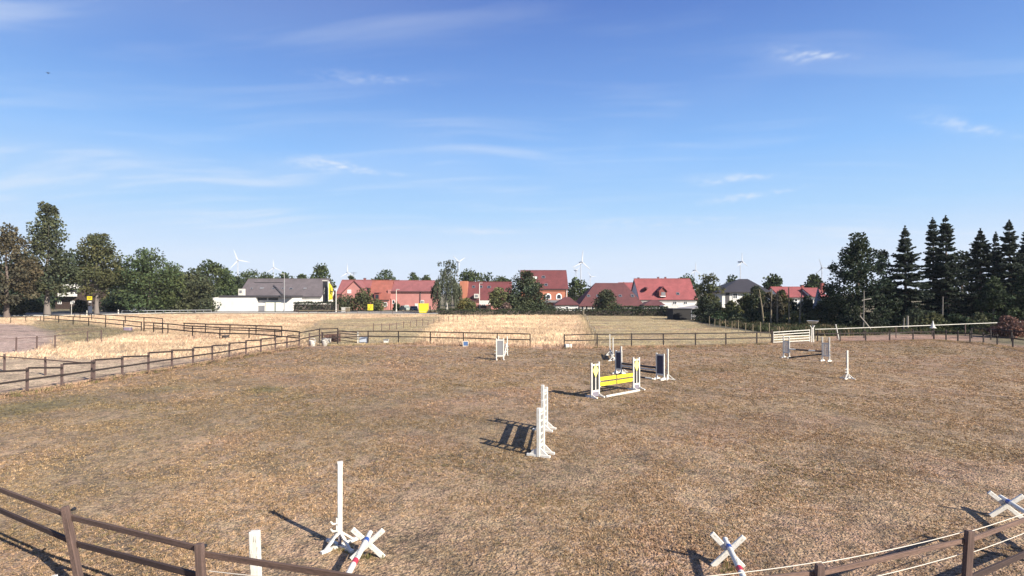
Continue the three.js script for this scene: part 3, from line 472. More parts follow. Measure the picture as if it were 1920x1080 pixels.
function house(label, { u0, u1, d, vEave, vRidge, depth, ov = 0.45, hip = null, ends = 0.3, roof, wall, windows = [], skylights = [], doors = [], chimneys = [], name = 'house', wallTop }) {
  const x0 = xAt(u0, 570, d), x1 = xAt(u1, 570, d), xm = (x0 + x1) / 2, w = x1 - x0, eave = yAt(vEave, d - ov), dr = d + depth / 2, ridge = yAt(vRidge, dr);
  const t = thing(name, label, 'house', V(xm, 0, -d)), th = 0.22, zr = -depth / 2, E = w / 2 + ends;
  const slope = (ridge - eave) / (depth / 2 + ov), wy = eave + slope * ov - 0.26;
  if (hip) {
    part('wall', wallBox(w, eave - 0.02, depth, 0, (eave - 0.02) / 2, -depth / 2), wall, t);
    const a = V(-E, eave, ov), b = V(E, eave, ov), c = V(E, eave, -depth - ov), e = V(-E, eave, -depth - ov), [hl, hr] = hip.map((u) => xAt(u, vRidge, dr) - xm), r0 = V(hl, ridge, zr), r1 = V(hr, ridge, zr), dn = V(0, -0.2, 0);
    const [a2, b2, c2, e2] = [a, b, c, e].map((p) => p.clone().add(dn));
    part('roof', solid([[a, b, r1, r0], [c, e, r0, r1], [e, a, r0], [b, c, r1], [e2, c2, b2, a2], [a2, b2, b, a], [b2, c2, c, b], [c2, e2, e, c], [e2, a2, a, e]]), roof, t);
  } else {
    const body = [V(0, 0, 0), V(0, wy, 0), V(0, ridge - 0.3, zr), V(0, wy, -depth), V(0, 0, -depth)], L = body.map((p) => p.clone().setX(-w / 2)), R = body.map((p) => p.clone().setX(w / 2));
    part('wall', solid([[L[0], R[0], R[1], L[1]], [L[1], R[1], R[2], L[2]], [L[2], R[2], R[3], L[3]], [L[3], R[3], R[4], L[4]], [...L], [...R].reverse(), [L[4], R[4], R[0], L[0]]]), wall, t);
    const n1 = V(0, depth / 2 + ov, ridge - eave).normalize(), n2 = V(0, depth / 2 + ov, -(ridge - eave)).normalize();
    const rf = part('roof', slab(V(-E, eave, ov), V(E, eave, ov), V(E, ridge, zr), V(-E, ridge, zr), n1, th), roof, t);
    part('roof', slab(V(E, eave, -depth - ov), V(-E, eave, -depth - ov), V(-E, ridge, zr - 0.01), V(E, ridge, zr - 0.01), n2, th), roof, t);
    part('ridge_tiles', box(2 * E, 0.16, 0.34, 0, ridge + 0.02, zr), roof, rf);
    part('gutter', box(2 * E, 0.14, 0.14, 0, eave - 0.2, ov + 0.08), M.greyDark, t);
  }
  for (const [u, v, pw, ph, glass] of windows) windowOn(t, xAt(u, v, d) - xm, yAt(v, d), pw * d / FOCAL, ph * d / FOCAL, 0, M.frame, 'window', glass ?? M.glass);
  for (const [u, v, pw, ph, m] of doors) { const y1 = yAt(v - ph / 2, d), dd = part('door', box(pw * d / FOCAL, y1, 0.12, xAt(u, v, d) - xm, y1 / 2, 0.03), m ?? M.greyDark, t); part('handle', box(0.12, 0.05, 0.06, xAt(u, v, d) - xm + pw * d / FOCAL * 0.36, 1.05, 0.12), M.steel, dd); }
  for (const [u, v, pw = 5, ph = 6, m = M.glass] of skylights) {
    const y = yAt(v, d + depth * 0.22), z = ov - (y - eave) / slope, x = xAt(u, v, d - z) - xm, ang = Math.atan(slope), s = (d + 3) / FOCAL;
    const f = part('skylight', merged([box(pw * s, 0.12, 0.12, 0, 0, ph * s * 0.62), box(pw * s, 0.12, 0.12, 0, 0, -ph * s * 0.62), box(0.12, 0.12, ph * s * 1.24, -pw * s / 2, 0, 0), box(0.12, 0.12, ph * s * 1.24, pw * s / 2, 0, 0)]), M.grey, t);
    f.position.set(x, y + 0.06, z + 0.04); f.rotation.x = ang; part('pane', box(pw * s * 0.94, 0.04, ph * s * 1.2), m, f);
  }
  for (const [u, v, pw = 4, m = WALL.redBrick] of chimneys) { const dc = dr + 0.8, y1 = yAt(v, dc), s = pw * dc / FOCAL, c = part('chimney', box(s, y1 - ridge + 2.2, s, xAt(u, v, dc) - xm, (y1 + ridge - 2.2) / 2, zr - 0.8), m, t); part('cap', box(s * 1.25, 0.14, s * 1.25, xAt(u, v, dc) - xm, y1 + 0.06, zr - 0.8), M.greyDark, c); }
  t.userData.eave = undefined; delete t.userData.eave;
  return { t, xm, d, eave, ridge, slope, w };
}
const blockOn = (h, name, u0, u1, v0, v1, z0, z1, mat, d = h.d) => { const a = xAt(u0, 570, d) - h.xm, b = xAt(u1, 570, d) - h.xm, y1 = yAt(v0, d), y0 = Math.max(0, yAt(v1, d)); return part(name, wallBox(b - a, y1 - y0, z1 - z0, (a + b) / 2, (y0 + y1) / 2, (z0 + z1) / 2), mat, h.t); };

// grey roofed hall with the white flat roofed block before it
{
  const h = house('long white hall under a grey roof with a flat white block before it', { u0: 447, u1: 602, d: 172, vEave: 556, vRidge: 522.5, depth: 14, roof: ROOF.grey, wall: WALL.white, windows: [[546, 560, 5, 4], [553, 560, 6, 4]], skylights: [[472, 541, 3, 3], [491, 540.5, 6, 4, M.grey], [513, 541, 5, 3], [530, 541, 4, 3], [546, 541.5, 6, 3], [572, 541, 5, 3, M.grey]], doors: [[549, 576, 5, 12, M.greyDark]] });
  const z = 172 - 160;
  blockOn(h, 'flat_roofed_block', 399, 480, 557.5, 590, z - 9, z, WALL.white, 160);
  blockOn(h, 'roof_edge', 411, 546, 554, 557.4, z - 9, z + 0.15, M.greyDark, 160);
  blockOn(h, 'recessed_wall', 480.2, 544, 557.6, 590, z - 9, z - 1.6, WALL.white, 160);
  for (const [a, b] of [[482, 500], [503, 521]]) blockOn(h, 'window', a, b, 558.5, 563, z - 1.6, z - 1.48, M.glass, 161.5);
  blockOn(h, 'garage_door', 498, 527, 566, 584, z - 1.6, z - 1.45, std(0.66, 0.66, 0.54, 0.7), 161.5);
  blockOn(h, 'door', 481, 496, 573, 586, z - 1.6, z - 1.4, M.grey, 161.5);
  const ac = blockOn(h, 'roof_unit', 448, 457, 541.5, 553.8, z - 4, z - 2.6, M.white, 163); part('grille', box(0.7, 0.8, 0.05, xAt(452.5, 548, 163) - h.xm, yAt(547, 163), z - 2.57), M.grey, ac);
  part('lamp_boom', beamGeo(V(xAt(480, 530, 168) - h.xm, yAt(530, 168), 5), V(xAt(533, 530, 165) - h.xm, yAt(530, 165), 8), 0.14, 0.2), M.greyDark, h.t);
  part('drain_pipe', beamGeo(V(xAt(516, 536, 168) - h.xm, yAt(536, 168), 5), V(xAt(531, 553, 164) - h.xm, yAt(553, 164), 8.6), 0.3, 0.3, true), M.greyDark, h.t);
}
// red gable house
{
  const h = house('red house with a front gable behind the white lamp post', { u0: 632, u1: 692, d: 182, vEave: 551, vRidge: 525, depth: 12, roof: ROOF.pink, wall: WALL.brick, chimneys: [[684, 522, 4]] });
  const z = 4, d = 178, a = xAt(641, 550, d) - h.xm, b = xAt(688, 550, d) - h.xm, m = (a + b) / 2, ye = yAt(549, d), ya = yAt(525.5, d), p = [V(a, 0, z), V(b, 0, z), V(b, ye, z), V(m, ya - 0.3, z), V(a, ye, z)], q = p.map((v) => v.clone().setZ(-5));
  const g = part('gable_wall', solid([p, [...q].reverse(), [p[1], q[1], q[2], p[2]], [q[0], p[0], p[4], q[4]]]), WALL.brick, h.t);
  const o = 0.35, n = V(-(ya - ye), m - a, 0).normalize(), n2 = V(ya - ye, m - a, 0).normalize();
  part('roof', slab(V(a - o, ye - 0.3, -5), V(a - o, ye - 0.3, z + o), V(m, ya, z + o), V(m, ya, -5), n, 0.2), ROOF.crimson, h.t);  // darker tiles on the slope away from the sun, painting its shade
  part('roof', slab(V(b + o, ye - 0.3, z + o), V(b + o, ye - 0.3, -5), V(m + 0.01, ya, -5), V(m + 0.01, ya, z + o), n2, 0.2), ROOF.pink, h.t);
  windowOn(h.t, xAt(655, 547, d) - h.xm, yAt(546.5, d), 1.15, 1.1, z, M.frame, 'window', M.white);
  part('aerial', merged([beamGeo(V(-1.5, h.ridge - 0.3, -6), V(-1.5, h.ridge + 2.6, -6), 0.08, 0.08), beamGeo(V(-2.5, h.ridge + 2.4, -6), V(-0.5, h.ridge + 2.4, -6), 0.1, 0.1), beamGeo(V(-2.2, h.ridge + 2.0, -6), V(-0.9, h.ridge + 2.0, -6), 0.06, 0.06)]), M.greyDark, h.t);
}
{
  const h = house('orange roofed house with steep roof reaching low beside the red gable house', { u0: 692, u1: 729, d: 176, vEave: 562, vRidge: 525.5, depth: 11, roof: ROOF.orange, wall: WALL.brick, windows: [[722, 571, 8, 8]] });
  const dm = blockOn(h, 'dormer', 702, 711, 549, 563, -1.5, 0.7, WALL.redBrick, 175.4); part('pane', box(0.95, 1.2, 0.05, xAt(706.5, 556, 175) - h.xm, yAt(556, 175.4), 0.73), M.glass, dm); part('dormer_roof', box(1.8, 0.15, 2.6, xAt(706.5, 550, 175) - h.xm, yAt(549, 175.4) + 0.08, -0.2), ROOF.pink, dm);  // dormer brick is darker than the house walls, shade put into the colour
  blockOn(h, 'gable_wall', 726.5, 732, 543, 560, -9, -1.4, WALL.brick, 177);
}
{
  const h = house('long house with pale red roof and plain brick wall', { u0: 733, u1: 816, d: 178, vEave: 546, vRidge: 526, depth: 12, roof: ROOF.pink, wall: WALL.brick, windows: [[738, 566, 5, 7], [763, 575, 7, 6], [792, 567, 6, 8]], doors: [[781, 576, 6, 14, M.white]] });
  part('downpipe', beamGeo(V(xAt(788, 560, 178) - h.xm, 0, 0.12), V(xAt(788, 560, 178) - h.xm, h.eave - 0.1, 0.12), 0.12, 0.12, true), M.greyDark, h.t);
}
{
  const h = house('house with steep dark red roof and orange end wall beside the birch', { u0: 877, u1: 958, d: 176, vEave: 563, vRidge: 528.5, depth: 14, roof: ROOF.crimson, wall: WALL.brick, skylights: [[888, 538, 5, 5], [902, 538, 5, 5], [917, 538.5, 6, 5]], windows: [[907, 574, 8, 8]] });
  blockOn(h, 'end_wall', 862, 876, 527, 590, -9, -1, WALL.orangeBrick, 177);
  const dm = blockOn(h, 'dormer', 889, 897, 551, 559, -1.0, 1.0, M.white, 175); part('pane', box(0.9, 0.8, 0.04, xAt(893, 555, 174) - h.xm, yAt(555, 175), 1.02), M.grey, dm);
  const aw = blockOn(h, 'awning', 899, 919, 563.5, 571, 4, 4.3, M.white, 171); for (const u of [900, 918]) part('post', beamGeo(V(xAt(u, 580, 171) - h.xm, 0, 4.15), V(xAt(u, 580, 171) - h.xm, 3, 4.15), 0.12, 0.12), M.greyDark, aw);
  blockOn(h, 'carport', 897, 920, 573, 590, 0.2, 3, WALL.timber, 172);  // solid brown block fills the carport opening, standing in for its shade
}
{
  const h = house('tallest red house with high roof and two white arched windows', { u0: 978, u1: 1064, d: 178, vEave: 541.5, vRidge: 507, depth: 13, roof: ROOF.crimson, wall: WALL.orangeBrick, skylights: [[1003, 521, 8, 6, M.white], [1019, 519.5, 6, 5], [1010, 534, 5, 5], [1024, 534.5, 5, 5]] });
  for (const u of [1028, 1048]) {
    const s = new THREE.Shape(); s.moveTo(-0.9, -0.7); s.lineTo(0.9, -0.7); s.lineTo(0.9, 0.25); s.absarc(0, 0.25, 0.9, 0, Math.PI); s.lineTo(-0.9, -0.7);
    const f = part('window', new THREE.ExtrudeGeometry(s, { depth: 0.1, bevelEnabled: false }), M.frame, h.t); f.position.set(xAt(u, 557, 178) - h.xm, yAt(557, 178), 0.02);
    const s2 = new THREE.Shape(); s2.moveTo(-0.6, -0.5); s2.lineTo(0.6, -0.5); s2.lineTo(0.6, 0.2); s2.absarc(0, 0.2, 0.6, 0, Math.PI); s2.lineTo(-0.6, -0.5); part('pane', new THREE.ExtrudeGeometry(s2, { depth: 0.03, bevelEnabled: false }).translate(0, 0, 0.1), M.glass, f);
  }
  const p = blockOn(h, 'porch_roof', 1022, 1052, 563, 567, 0.2, 3.4, M.grey, 176); for (const k of [0.3, 2.5, 4.6]) part('post', beamGeo(V(xAt(1023, 570, 176) - h.xm + k, 0, 3.2), V(xAt(1023, 570, 176) - h.xm + k, yAt(567, 176), 3.2), 0.14, 0.14), M.greyDark, p);
  part('downpipe', beamGeo(V(h.w / 2 - 0.3, 0, 0.12), V(h.w / 2 - 0.3, h.eave, 0.12), 0.14, 0.14, true), M.white, h.t);
}
{
  const h = house('small white garage under a red hipped roof with a wavy black ornament', { name: 'garage', u0: 1042, u1: 1084, d: 152, vEave: 571, vRidge: 557, depth: 7, hip: [1058, 1068], roof: ROOF.brown, wall: WALL.white, windows: [[1063, 577, 6, 5]] });
  const c = new THREE.CatmullRomCurve3([[-1.1, 0.1], [-0.8, 0.3], [-0.4, 0], [0, -0.25], [0.35, 0.1], [0, 0.35], [-0.3, 0.1], [0.2, -0.2], [0.7, 0.1], [1.1, 0]].map(([x, y]) => V(x, y, 0)));
  part('ornament', new THREE.TubeGeometry(c, 40, 0.07, 5).translate(xAt(1050, 578, 152) - h.xm, yAt(578.5, 152), 0.08), M.black, h.t);
}
house('red roofed house peeping from behind the hipped roof', { u0: 1166, u1: 1200, d: 196, vEave: 546, vRidge: 530, depth: 10, roof: ROOF.bright, wall: WALL.brick });
house('wide house under a brown red hipped roof with square skylights', { u0: 1087, u1: 1207, d: 160, vEave: 573, vRidge: 530.5, depth: 17, hip: [1116, 1170], roof: ROOF.brown, wall: WALL.cream, skylights: [[1103.5, 555, 5, 5], [1121, 555, 5, 5], [1163, 555, 5, 5], [1186, 555, 5, 6]], windows: [[1092, 578, 6, 9], [1100, 578, 5, 9], [1111, 578, 5, 9], [1163, 577, 7, 6], [1178, 577, 6, 6], [1194, 577, 8, 6]] });
{
  const h = house('big house under a bright red roof with pointed dormer', { u0: 1200, u1: 1306, d: 178, vEave: 562, vRidge: 522.5, depth: 15, roof: ROOF.bright, wall: WALL.white, chimneys: [[1234, 520, 3], [1247.5, 520, 3], [1197, 521, 3]], skylights: [[1271, 551, 5, 5]], windows: [[1265, 568, 8, 6], [1285, 568, 7, 6]] });
  const d = 177.6, y0 = yAt(556, d), ye = yAt(545, d), ya = yAt(538.5, d), a = xAt(1236.5, 550, d) - h.xm, b = xAt(1250.5, 550, d) - h.xm, m = (a + b) / 2, z = 0.2, q = [V(a, y0, z), V(b, y0, z), V(b, ye, z), V(m, ya, z), V(a, ye, z)], k = q.map((p) => p.clone().setZ(-6));
  const dm = part('dormer', solid([q, [...k].reverse(), [q[1], k[1], k[2], q[2]], [k[0], q[0], q[4], k[4]], [q[4], q[3], k[3], k[4]], [q[3], q[2], k[2], k[3]]]), WALL.redBrick, h.t);
  part('pane', box(1.3, 1.0, 0.05, m + 0.1, (y0 + ye) / 2 - 0.05, z + 0.04), M.grey, dm); part('sill', box(1.7, 0.22, 0.2, m, y0 + 0.1, z + 0.08), M.frame, dm);
  part('dormer_roof', slab(V(a - 0.3, ye - 0.2, -6), V(a - 0.3, ye - 0.2, z + 0.4), V(m, ya + 0.25, z + 0.4), V(m, ya + 0.25, -6), V(-1, 1, 0).normalize(), 0.16), ROOF.bright, h.t);
  part('dormer_roof', slab(V(b + 0.3, ye - 0.2, z + 0.4), V(b + 0.3, ye - 0.2, -6), V(m + 0.01, ya + 0.25, -6), V(m + 0.01, ya + 0.25, z + 0.4), V(1, 1, 0).normalize(), 0.16), ROOF.bright, h.t);
  part('eyebrow_dormer', new THREE.SphereGeometry(0.75, 12, 6, 0, 6.283, 0, 1.57).scale(1.2, 0.9, 2.2).translate(xAt(1212, 541, 180) - h.xm, yAt(541.5, 180), -2.4), ROOF.crimson, h.t);
}
house('low annex with brown hipped roof before the bright red house', { name: 'annex', u0: 1208, u1: 1246, d: 156, vEave: 572, vRidge: 562, depth: 7, hip: [1222, 1232], roof: ROOF.brown, wall: WALL.white, windows: [[1230, 577, 9, 5]] });
{
  const t = thing('carport', 'flat white carport roof at the end of the low hedge', 'carport', gz(1260, 150)), w = 31 * 150 / FOCAL, y1 = yAt(572.5, 150), y0 = yAt(579, 150);
  part('roof', box(w, y1 - y0, 4, 0, (y0 + y1) / 2, -2), M.white, t); for (const s of [-1, 1]) for (const z of [-0.2, -3.8]) part('post', box(0.14, y0, 0.14, s * (w / 2 - 0.2), y0 / 2, z), M.greyDark, t);
}
{
  const h = house('white house under a dark grey hipped roof behind the thicket', { u0: 1354, u1: 1436, d: 128, vEave: 547, vRidge: 523, depth: 11, ov: 0.8, ends: 0.9, hip: [1386, 1402], roof: ROOF.slate, wall: WALL.white, windows: [[1378, 555, 9, 11], [1404, 556, 9, 10]], doors: [[1364, 560, 7, 26, M.greyDark]] });
}
{
  const h = house('white house with low red roof behind the dead stems', { u0: 1464, u1: 1518, d: 138, vEave: 557, vRidge: 538, depth: 10, roof: ROOF.bright, wall: WALL.white, windows: [[1474, 563, 6, 6], [1492, 563, 6, 6]], chimneys: [[1504, 535, 5]] });
}
house('small red roofed house tucked against the first spruces', { u0: 1524, u1: 1550, d: 136, vEave: 556, vRidge: 540, depth: 9, roof: ROOF.bright, wall: WALL.white, windows: [[1532, 563, 6, 6]], chimneys: [[1542, 530.5, 6]] });
{
  const h = house('pale balcony house half hidden behind the roadside trees', { u0: 104, u1: 150, d: 186, vEave: 546, vRidge: 524, depth: 12, ov: 0.2, roof: ROOF.slate, wall: WALL.timber, windows: [[112, 567, 7, 6], [136, 567, 7, 6]] });
  blockOn(h, 'gable_dormer', 111, 137, 533, 541.5, -4, 0.8, WALL.white, 185); const b = blockOn(h, 'balcony', 108, 137, 548, 556, 0.3, 2, WALL.white, 184);
  part('balcony_joint', box(0.12, 1.3, 0.05, xAt(125, 552, 184) - h.xm, yAt(552, 184), 2.02), M.greyDark, b);
}
// sheds at the paddock corner
{
  const a = thing('shed', 'black timber shed at the corner of the mown paddock', 'shed', gz(1279, 110), 0.12), w = 3.7; part('wall', box(w, 2.1, 3, 0, 1.05, -1.5), WALL.dark, a); part('roof', box(w + 0.3, 0.12, 3.4, 0, 2.17, -1.5), M.greyDark, a);
  const t = thing('shed', 'small shed with pale sloping roof beside the black shed', 'shed', gz(1300, 112), 0.1); part('wall', box(2.2, 2.0, 2.4, 0, 1.0, -1.2), WALL.blueGrey, t);
  const rf = part('roof', box(3.6, 0.1, 3.0), ROOF.tin, t); rf.position.set(-0.4, 2.3, -1.1); rf.rotation.set(0.12, 0, 0.14); const dr = part('door', box(0.8, 1.75, 0.06, 0.2, 0.875, 0.03), M.grey, t); part('handle', box(0.08, 0.05, 0.05, 0.5, 0.95, 0.08), M.steel, dr);
  const c = thing('water_tank', 'bluish white container standing beside the small shed', 'tank', gz(1318, 108)); part('tank', new RoundedBoxGeometry(1.1, 1.1, 1.1, 2, 0.12).translate(0, 0.72, 0), std(0.6, 0.64, 0.7, 0.5), c); part('pallet', box(1.2, 0.14, 1.2, 0, 0.08, 0), M.paleWood, c); part('cage', merged([-0.5, 0, 0.5].flatMap((x) => [box(0.03, 1.1, 1.16, x, 0.72, 0)])), M.steel, c);
}

// ------------------------------------------------------------------ banners, lamps, signs, bins
{
  const d = 158, t = thing('banner', 'tall black banner with white marks at the end of the hall', 'banner', gz(609.5, d)), y0 = yAt(567, d), y1 = yAt(527.5, d);
  part('pole', beamGeo(V(0.75, 0, 0), V(0.75, y1 + 0.4, 0), 0.12, 0.12, true), M.galvanised, t); part('bracket', box(1.7, 0.3, 0.12, 0, y1 + 0.2, 0), M.whiteDull, t);
  const c = part('cloth', box(1.3, y1 - y0, 0.05, 0, (y0 + y1) / 2, 0), M.black, t);
  part('lettering', merged([beamGeo(V(-0.35, y0 + 2.3, 0.04), V(-0.15, y0 + 2.9, 0.04), 0.3, 0.03), beamGeo(V(-0.42, y0 + 3.0, 0.04), V(-0.1, y0 + 3.6, 0.04), 0.22, 0.03), beamGeo(V(-0.3, y0 + 3.6, 0.04), V(-0.05, y0 + 4.1, 0.04), 0.3, 0.03)]), M.white, c);
  const f = thing('feather_flag', 'yellow feather flag with black lettering beside the black banner', 'flag', gz(616, d - 1)), s = new THREE.Shape(), q0 = yAt(563, d), q1 = yAt(529.5, d);
  s.moveTo(0, q0); s.lineTo(1.05, q0 + 0.25); s.lineTo(1.25, q0 + 2.6); s.quadraticCurveTo(1.2, q1 - 1, 0, q1); s.lineTo(0, q0);
  part('pole', beamGeo(V(-0.04, 0, 0), V(-0.04, q1 + 0.1, 0), 0.09, 0.09, true), M.white, f); const fc = part('cloth', new THREE.ExtrudeGeometry(s, { depth: 0.04, bevelEnabled: false }), M.yellow, f);
  part('lettering', merged([beamGeo(V(0.45, q0 + 3.6, 0.06), V(0.55, q0 + 2.6, 0.06), 0.16, 0.03), beamGeo(V(0.5, q0 + 3.1, 0.06), V(0.95, q0 + 1.4, 0.06), 0.16, 0.03), beamGeo(V(0.6, q0 + 2.2, 0.06), V(0.8, q0 + 1.8, 0.06), 0.3, 0.03), beamGeo(V(0.4, q0 + 0.5, 0.06), V(0.9, q0 + 0.7, 0.06), 0.2, 0.03)]), M.black, fc); part('base', box(0.7, 0.3, 0.5, 0.2, 0.15, 0), M.white, f);
}
function lampPost(label, u, v, d, mat, arm) {
  const t = thing('street_lamp', label, 'street lamp', gz(u, d), 0, 'street lamps of the village road'), y = yAt(v, d);
  part('pole', tubeGeo([V(0, 0, 0), V(0, y, 0)], [0.13, 0.09], 8), mat, t); part('base', new THREE.CylinderGeometry(0.2, 0.24, 0.7, 10).translate(0, 0.35, 0), mat, t);
  const h = part('lamp_head', new RoundedBoxGeometry(0.95, 0.16, 0.34, 2, 0.06).translate(arm * 0.42, y + 0.04, 0), M.whiteDull, t); part('lens', box(0.6, 0.03, 0.24, arm * 0.5, y - 0.045, 0), M.grey, h);
}
lampPost('tall grey street lamp before the grey roof', 533, 514, 158, M.galvanised, -1); lampPost('white street lamp beside the yellow feather flag', 630, 541, 156, M.white, -1); lampPost('thin street lamp before the long red wall', 743, 543, 158, M.tape, 1); lampPost('white street lamp before the steep dark red roof', 899, 531, 156, M.white, 1);
function plate(label, name, u, v, w, h, d, draw, backing) {
  const t = thing(name, label, 'sign', gz(u, d)), y = yAt(v, d); for (const s of w > 1.2 ? [-1, 1] : [0]) part('post', beamGeo(V(s * w * 0.28, 0, -0.06), V(s * w * 0.28, y + h / 2 - 0.1, -0.06), 0.08, 0.08, true), M.greyDark, t);
  const p = part('panel', box(w, h, 0.05, 0, y, 0), M.yellow, t); part('border', merged([box(w + 0.16, 0.12, 0.07, 0, y + h / 2 + 0.02, 0), box(w + 0.16, 0.12, 0.07, 0, y - h / 2 - 0.02, 0), box(0.12, h - 0.1, 0.07, -w / 2 - 0.02, y, 0), box(0.12, h - 0.1, 0.07, w / 2 + 0.02, y, 0)]), M.black, p);
  draw(p, y); return t;
}
plate('square yellow sign with a black rider symbol standing by the road', 'road_sign', 694.5, 576, 1.6, 1.7, 150, (p, y) => part('symbol', merged([beamGeo(V(-0.4, y - 0.55, 0.04), V(0.05, y - 0.1, 0.04), 0.2, 0.03), beamGeo(V(-0.1, y - 0.15, 0.04), V(0.35, y + 0.2, 0.04), 0.34, 0.03), beamGeo(V(0.1, y + 0.1, 0.04), V(0.22, y + 0.5, 0.04), 0.16, 0.03), beamGeo(V(-0.3, y - 0.5, 0.045), V(-0.1, y - 0.45, 0.045), 0.28, 0.03)]), M.black, p));
plate('small yellow town sign with black border under the roadside trees', 'town_sign', 168, 559, 1.35, 0.95, 134, (p, y) => part('lettering', merged([box(0.8, 0.1, 0.03, 0, y + 0.12, 0.03), box(0.6, 0.08, 0.03, 0, y - 0.12, 0.03)]), M.black, p));
{
  const t = thing('sign_board', 'white board over a dark panel under the small yellow town sign', 'sign', gz(169, 133)); part('board', box(0.6, 0.35, 0.05, 0, yAt(566, 133), 0.05), M.white, t); part('panel', box(0.85, 1.7, 0.06, 0.05, 1.3, 0), std(0.06, 0.07, 0.10, 0.5), t); part('post', box(0.07, yAt(566, 133), 0.07, 0, yAt(566, 133) / 2, -0.05), M.greyDark, t);
  const b = thing('bollard', 'white bollard beside the small yellow town sign', 'bollard', gz(163, 132)); part('post', new THREE.CylinderGeometry(0.12, 0.14, 1.1, 10).translate(0, 0.55, 0), M.white, b); part('reflector', new THREE.CylinderGeometry(0.145, 0.145, 0.16, 10).translate(0, 0.8, 0), M.black, b);
  const c = thing('bollard', 'white marker post standing by the guard rail', 'bollard', gz(222, 140)); part('post', new THREE.CylinderGeometry(0.12, 0.14, 1.1, 10).translate(0, 0.55, 0), M.white, c); part('reflector', new THREE.CylinderGeometry(0.145, 0.145, 0.16, 10).translate(0, 0.72, 0), M.black, c);
  const p = thing('road_post', 'thin white post on the verge under the tallest roadside tree', 'post', gz(134, 135)); part('post', new THREE.CylinderGeometry(0.07, 0.07, 3.2, 8).translate(0, 1.6, 0), M.whiteDull, p); part('cap', new THREE.SphereGeometry(0.09, 8, 6).translate(0, 3.2, 0), M.grey, p);
}
{
  const k = thing('skip_container', 'yellow skip container parked beside the weeping birch', 'container', gz(795, 146)), s = new THREE.Shape(); k.scale.set(1, 1.4, 1); s.moveTo(-1.0, 0.15); s.lineTo(0.75, 0.15); s.lineTo(1.2, 0.8); s.lineTo(1.2, 1.75); s.lineTo(-1.15, 1.75); s.lineTo(-1.0, 0.15);
  part('body', new THREE.ExtrudeGeometry(s, { depth: 1.6, bevelEnabled: true, bevelSize: 0.03, bevelThickness: 0.03, bevelSegments: 1 }), M.yellow, k); part('rim', box(2.5, 0.12, 1.75, 0.02, 1.78, 0.8), std(0.7, 0.56, 0.03, 0.5), k); part('skid', merged([box(1.7, 0.14, 0.14, -0.1, 0.07, 0.3), box(1.7, 0.14, 0.14, -0.1, 0.07, 1.3)]), M.black, k);
  const f = thing('timber_frame', 'cream U shaped timber frame beside the yellow skip container', 'frame', gz(813, 148)); part('base_beam', box(2.2, 0.35, 0.3, 0, 0.4, 0), M.paleWood, f); part('upright', box(0.35, 1.25, 0.3, -0.92, 1.2, 0), M.paleWood, f); part('upright', box(0.25, 0.9, 0.3, 0.95, 1.02, 0), M.paleWood, f); part('foot', merged([box(0.3, 0.22, 0.9, -0.8, 0.11, 0), box(0.3, 0.22, 0.9, 0.8, 0.11, 0)]), M.paleWood, f);
  const cb = thing('utility_cabinet', 'pale pink utility cabinet on the verge past the white street lamp', 'cabinet', gz(644, 153)); part('body', new RoundedBoxGeometry(1.1, 1.15, 0.4, 2, 0.04).translate(0, 0.75, 0), M.whiteDull, cb); part('roof_cap', box(1.2, 0.08, 0.5, 0, 1.36, 0), M.white, cb); part('plinth', box(1.05, 0.2, 0.36, 0, 0.1, 0), M.grey, cb);
  const cc = thing('utility_cabinet', 'sand coloured utility cabinet next to the pale pink one', 'cabinet', gz(652.5, 153)); part('body', new RoundedBoxGeometry(1.05, 1.1, 0.4, 2, 0.04).translate(0, 0.73, 0), M.paleWood, cc); part('roof_cap', box(1.15, 0.08, 0.5, 0, 1.32, 0), M.tape, cc); part('plinth', box(1.0, 0.2, 0.36, 0, 0.1, 0), M.grey, cc);
}
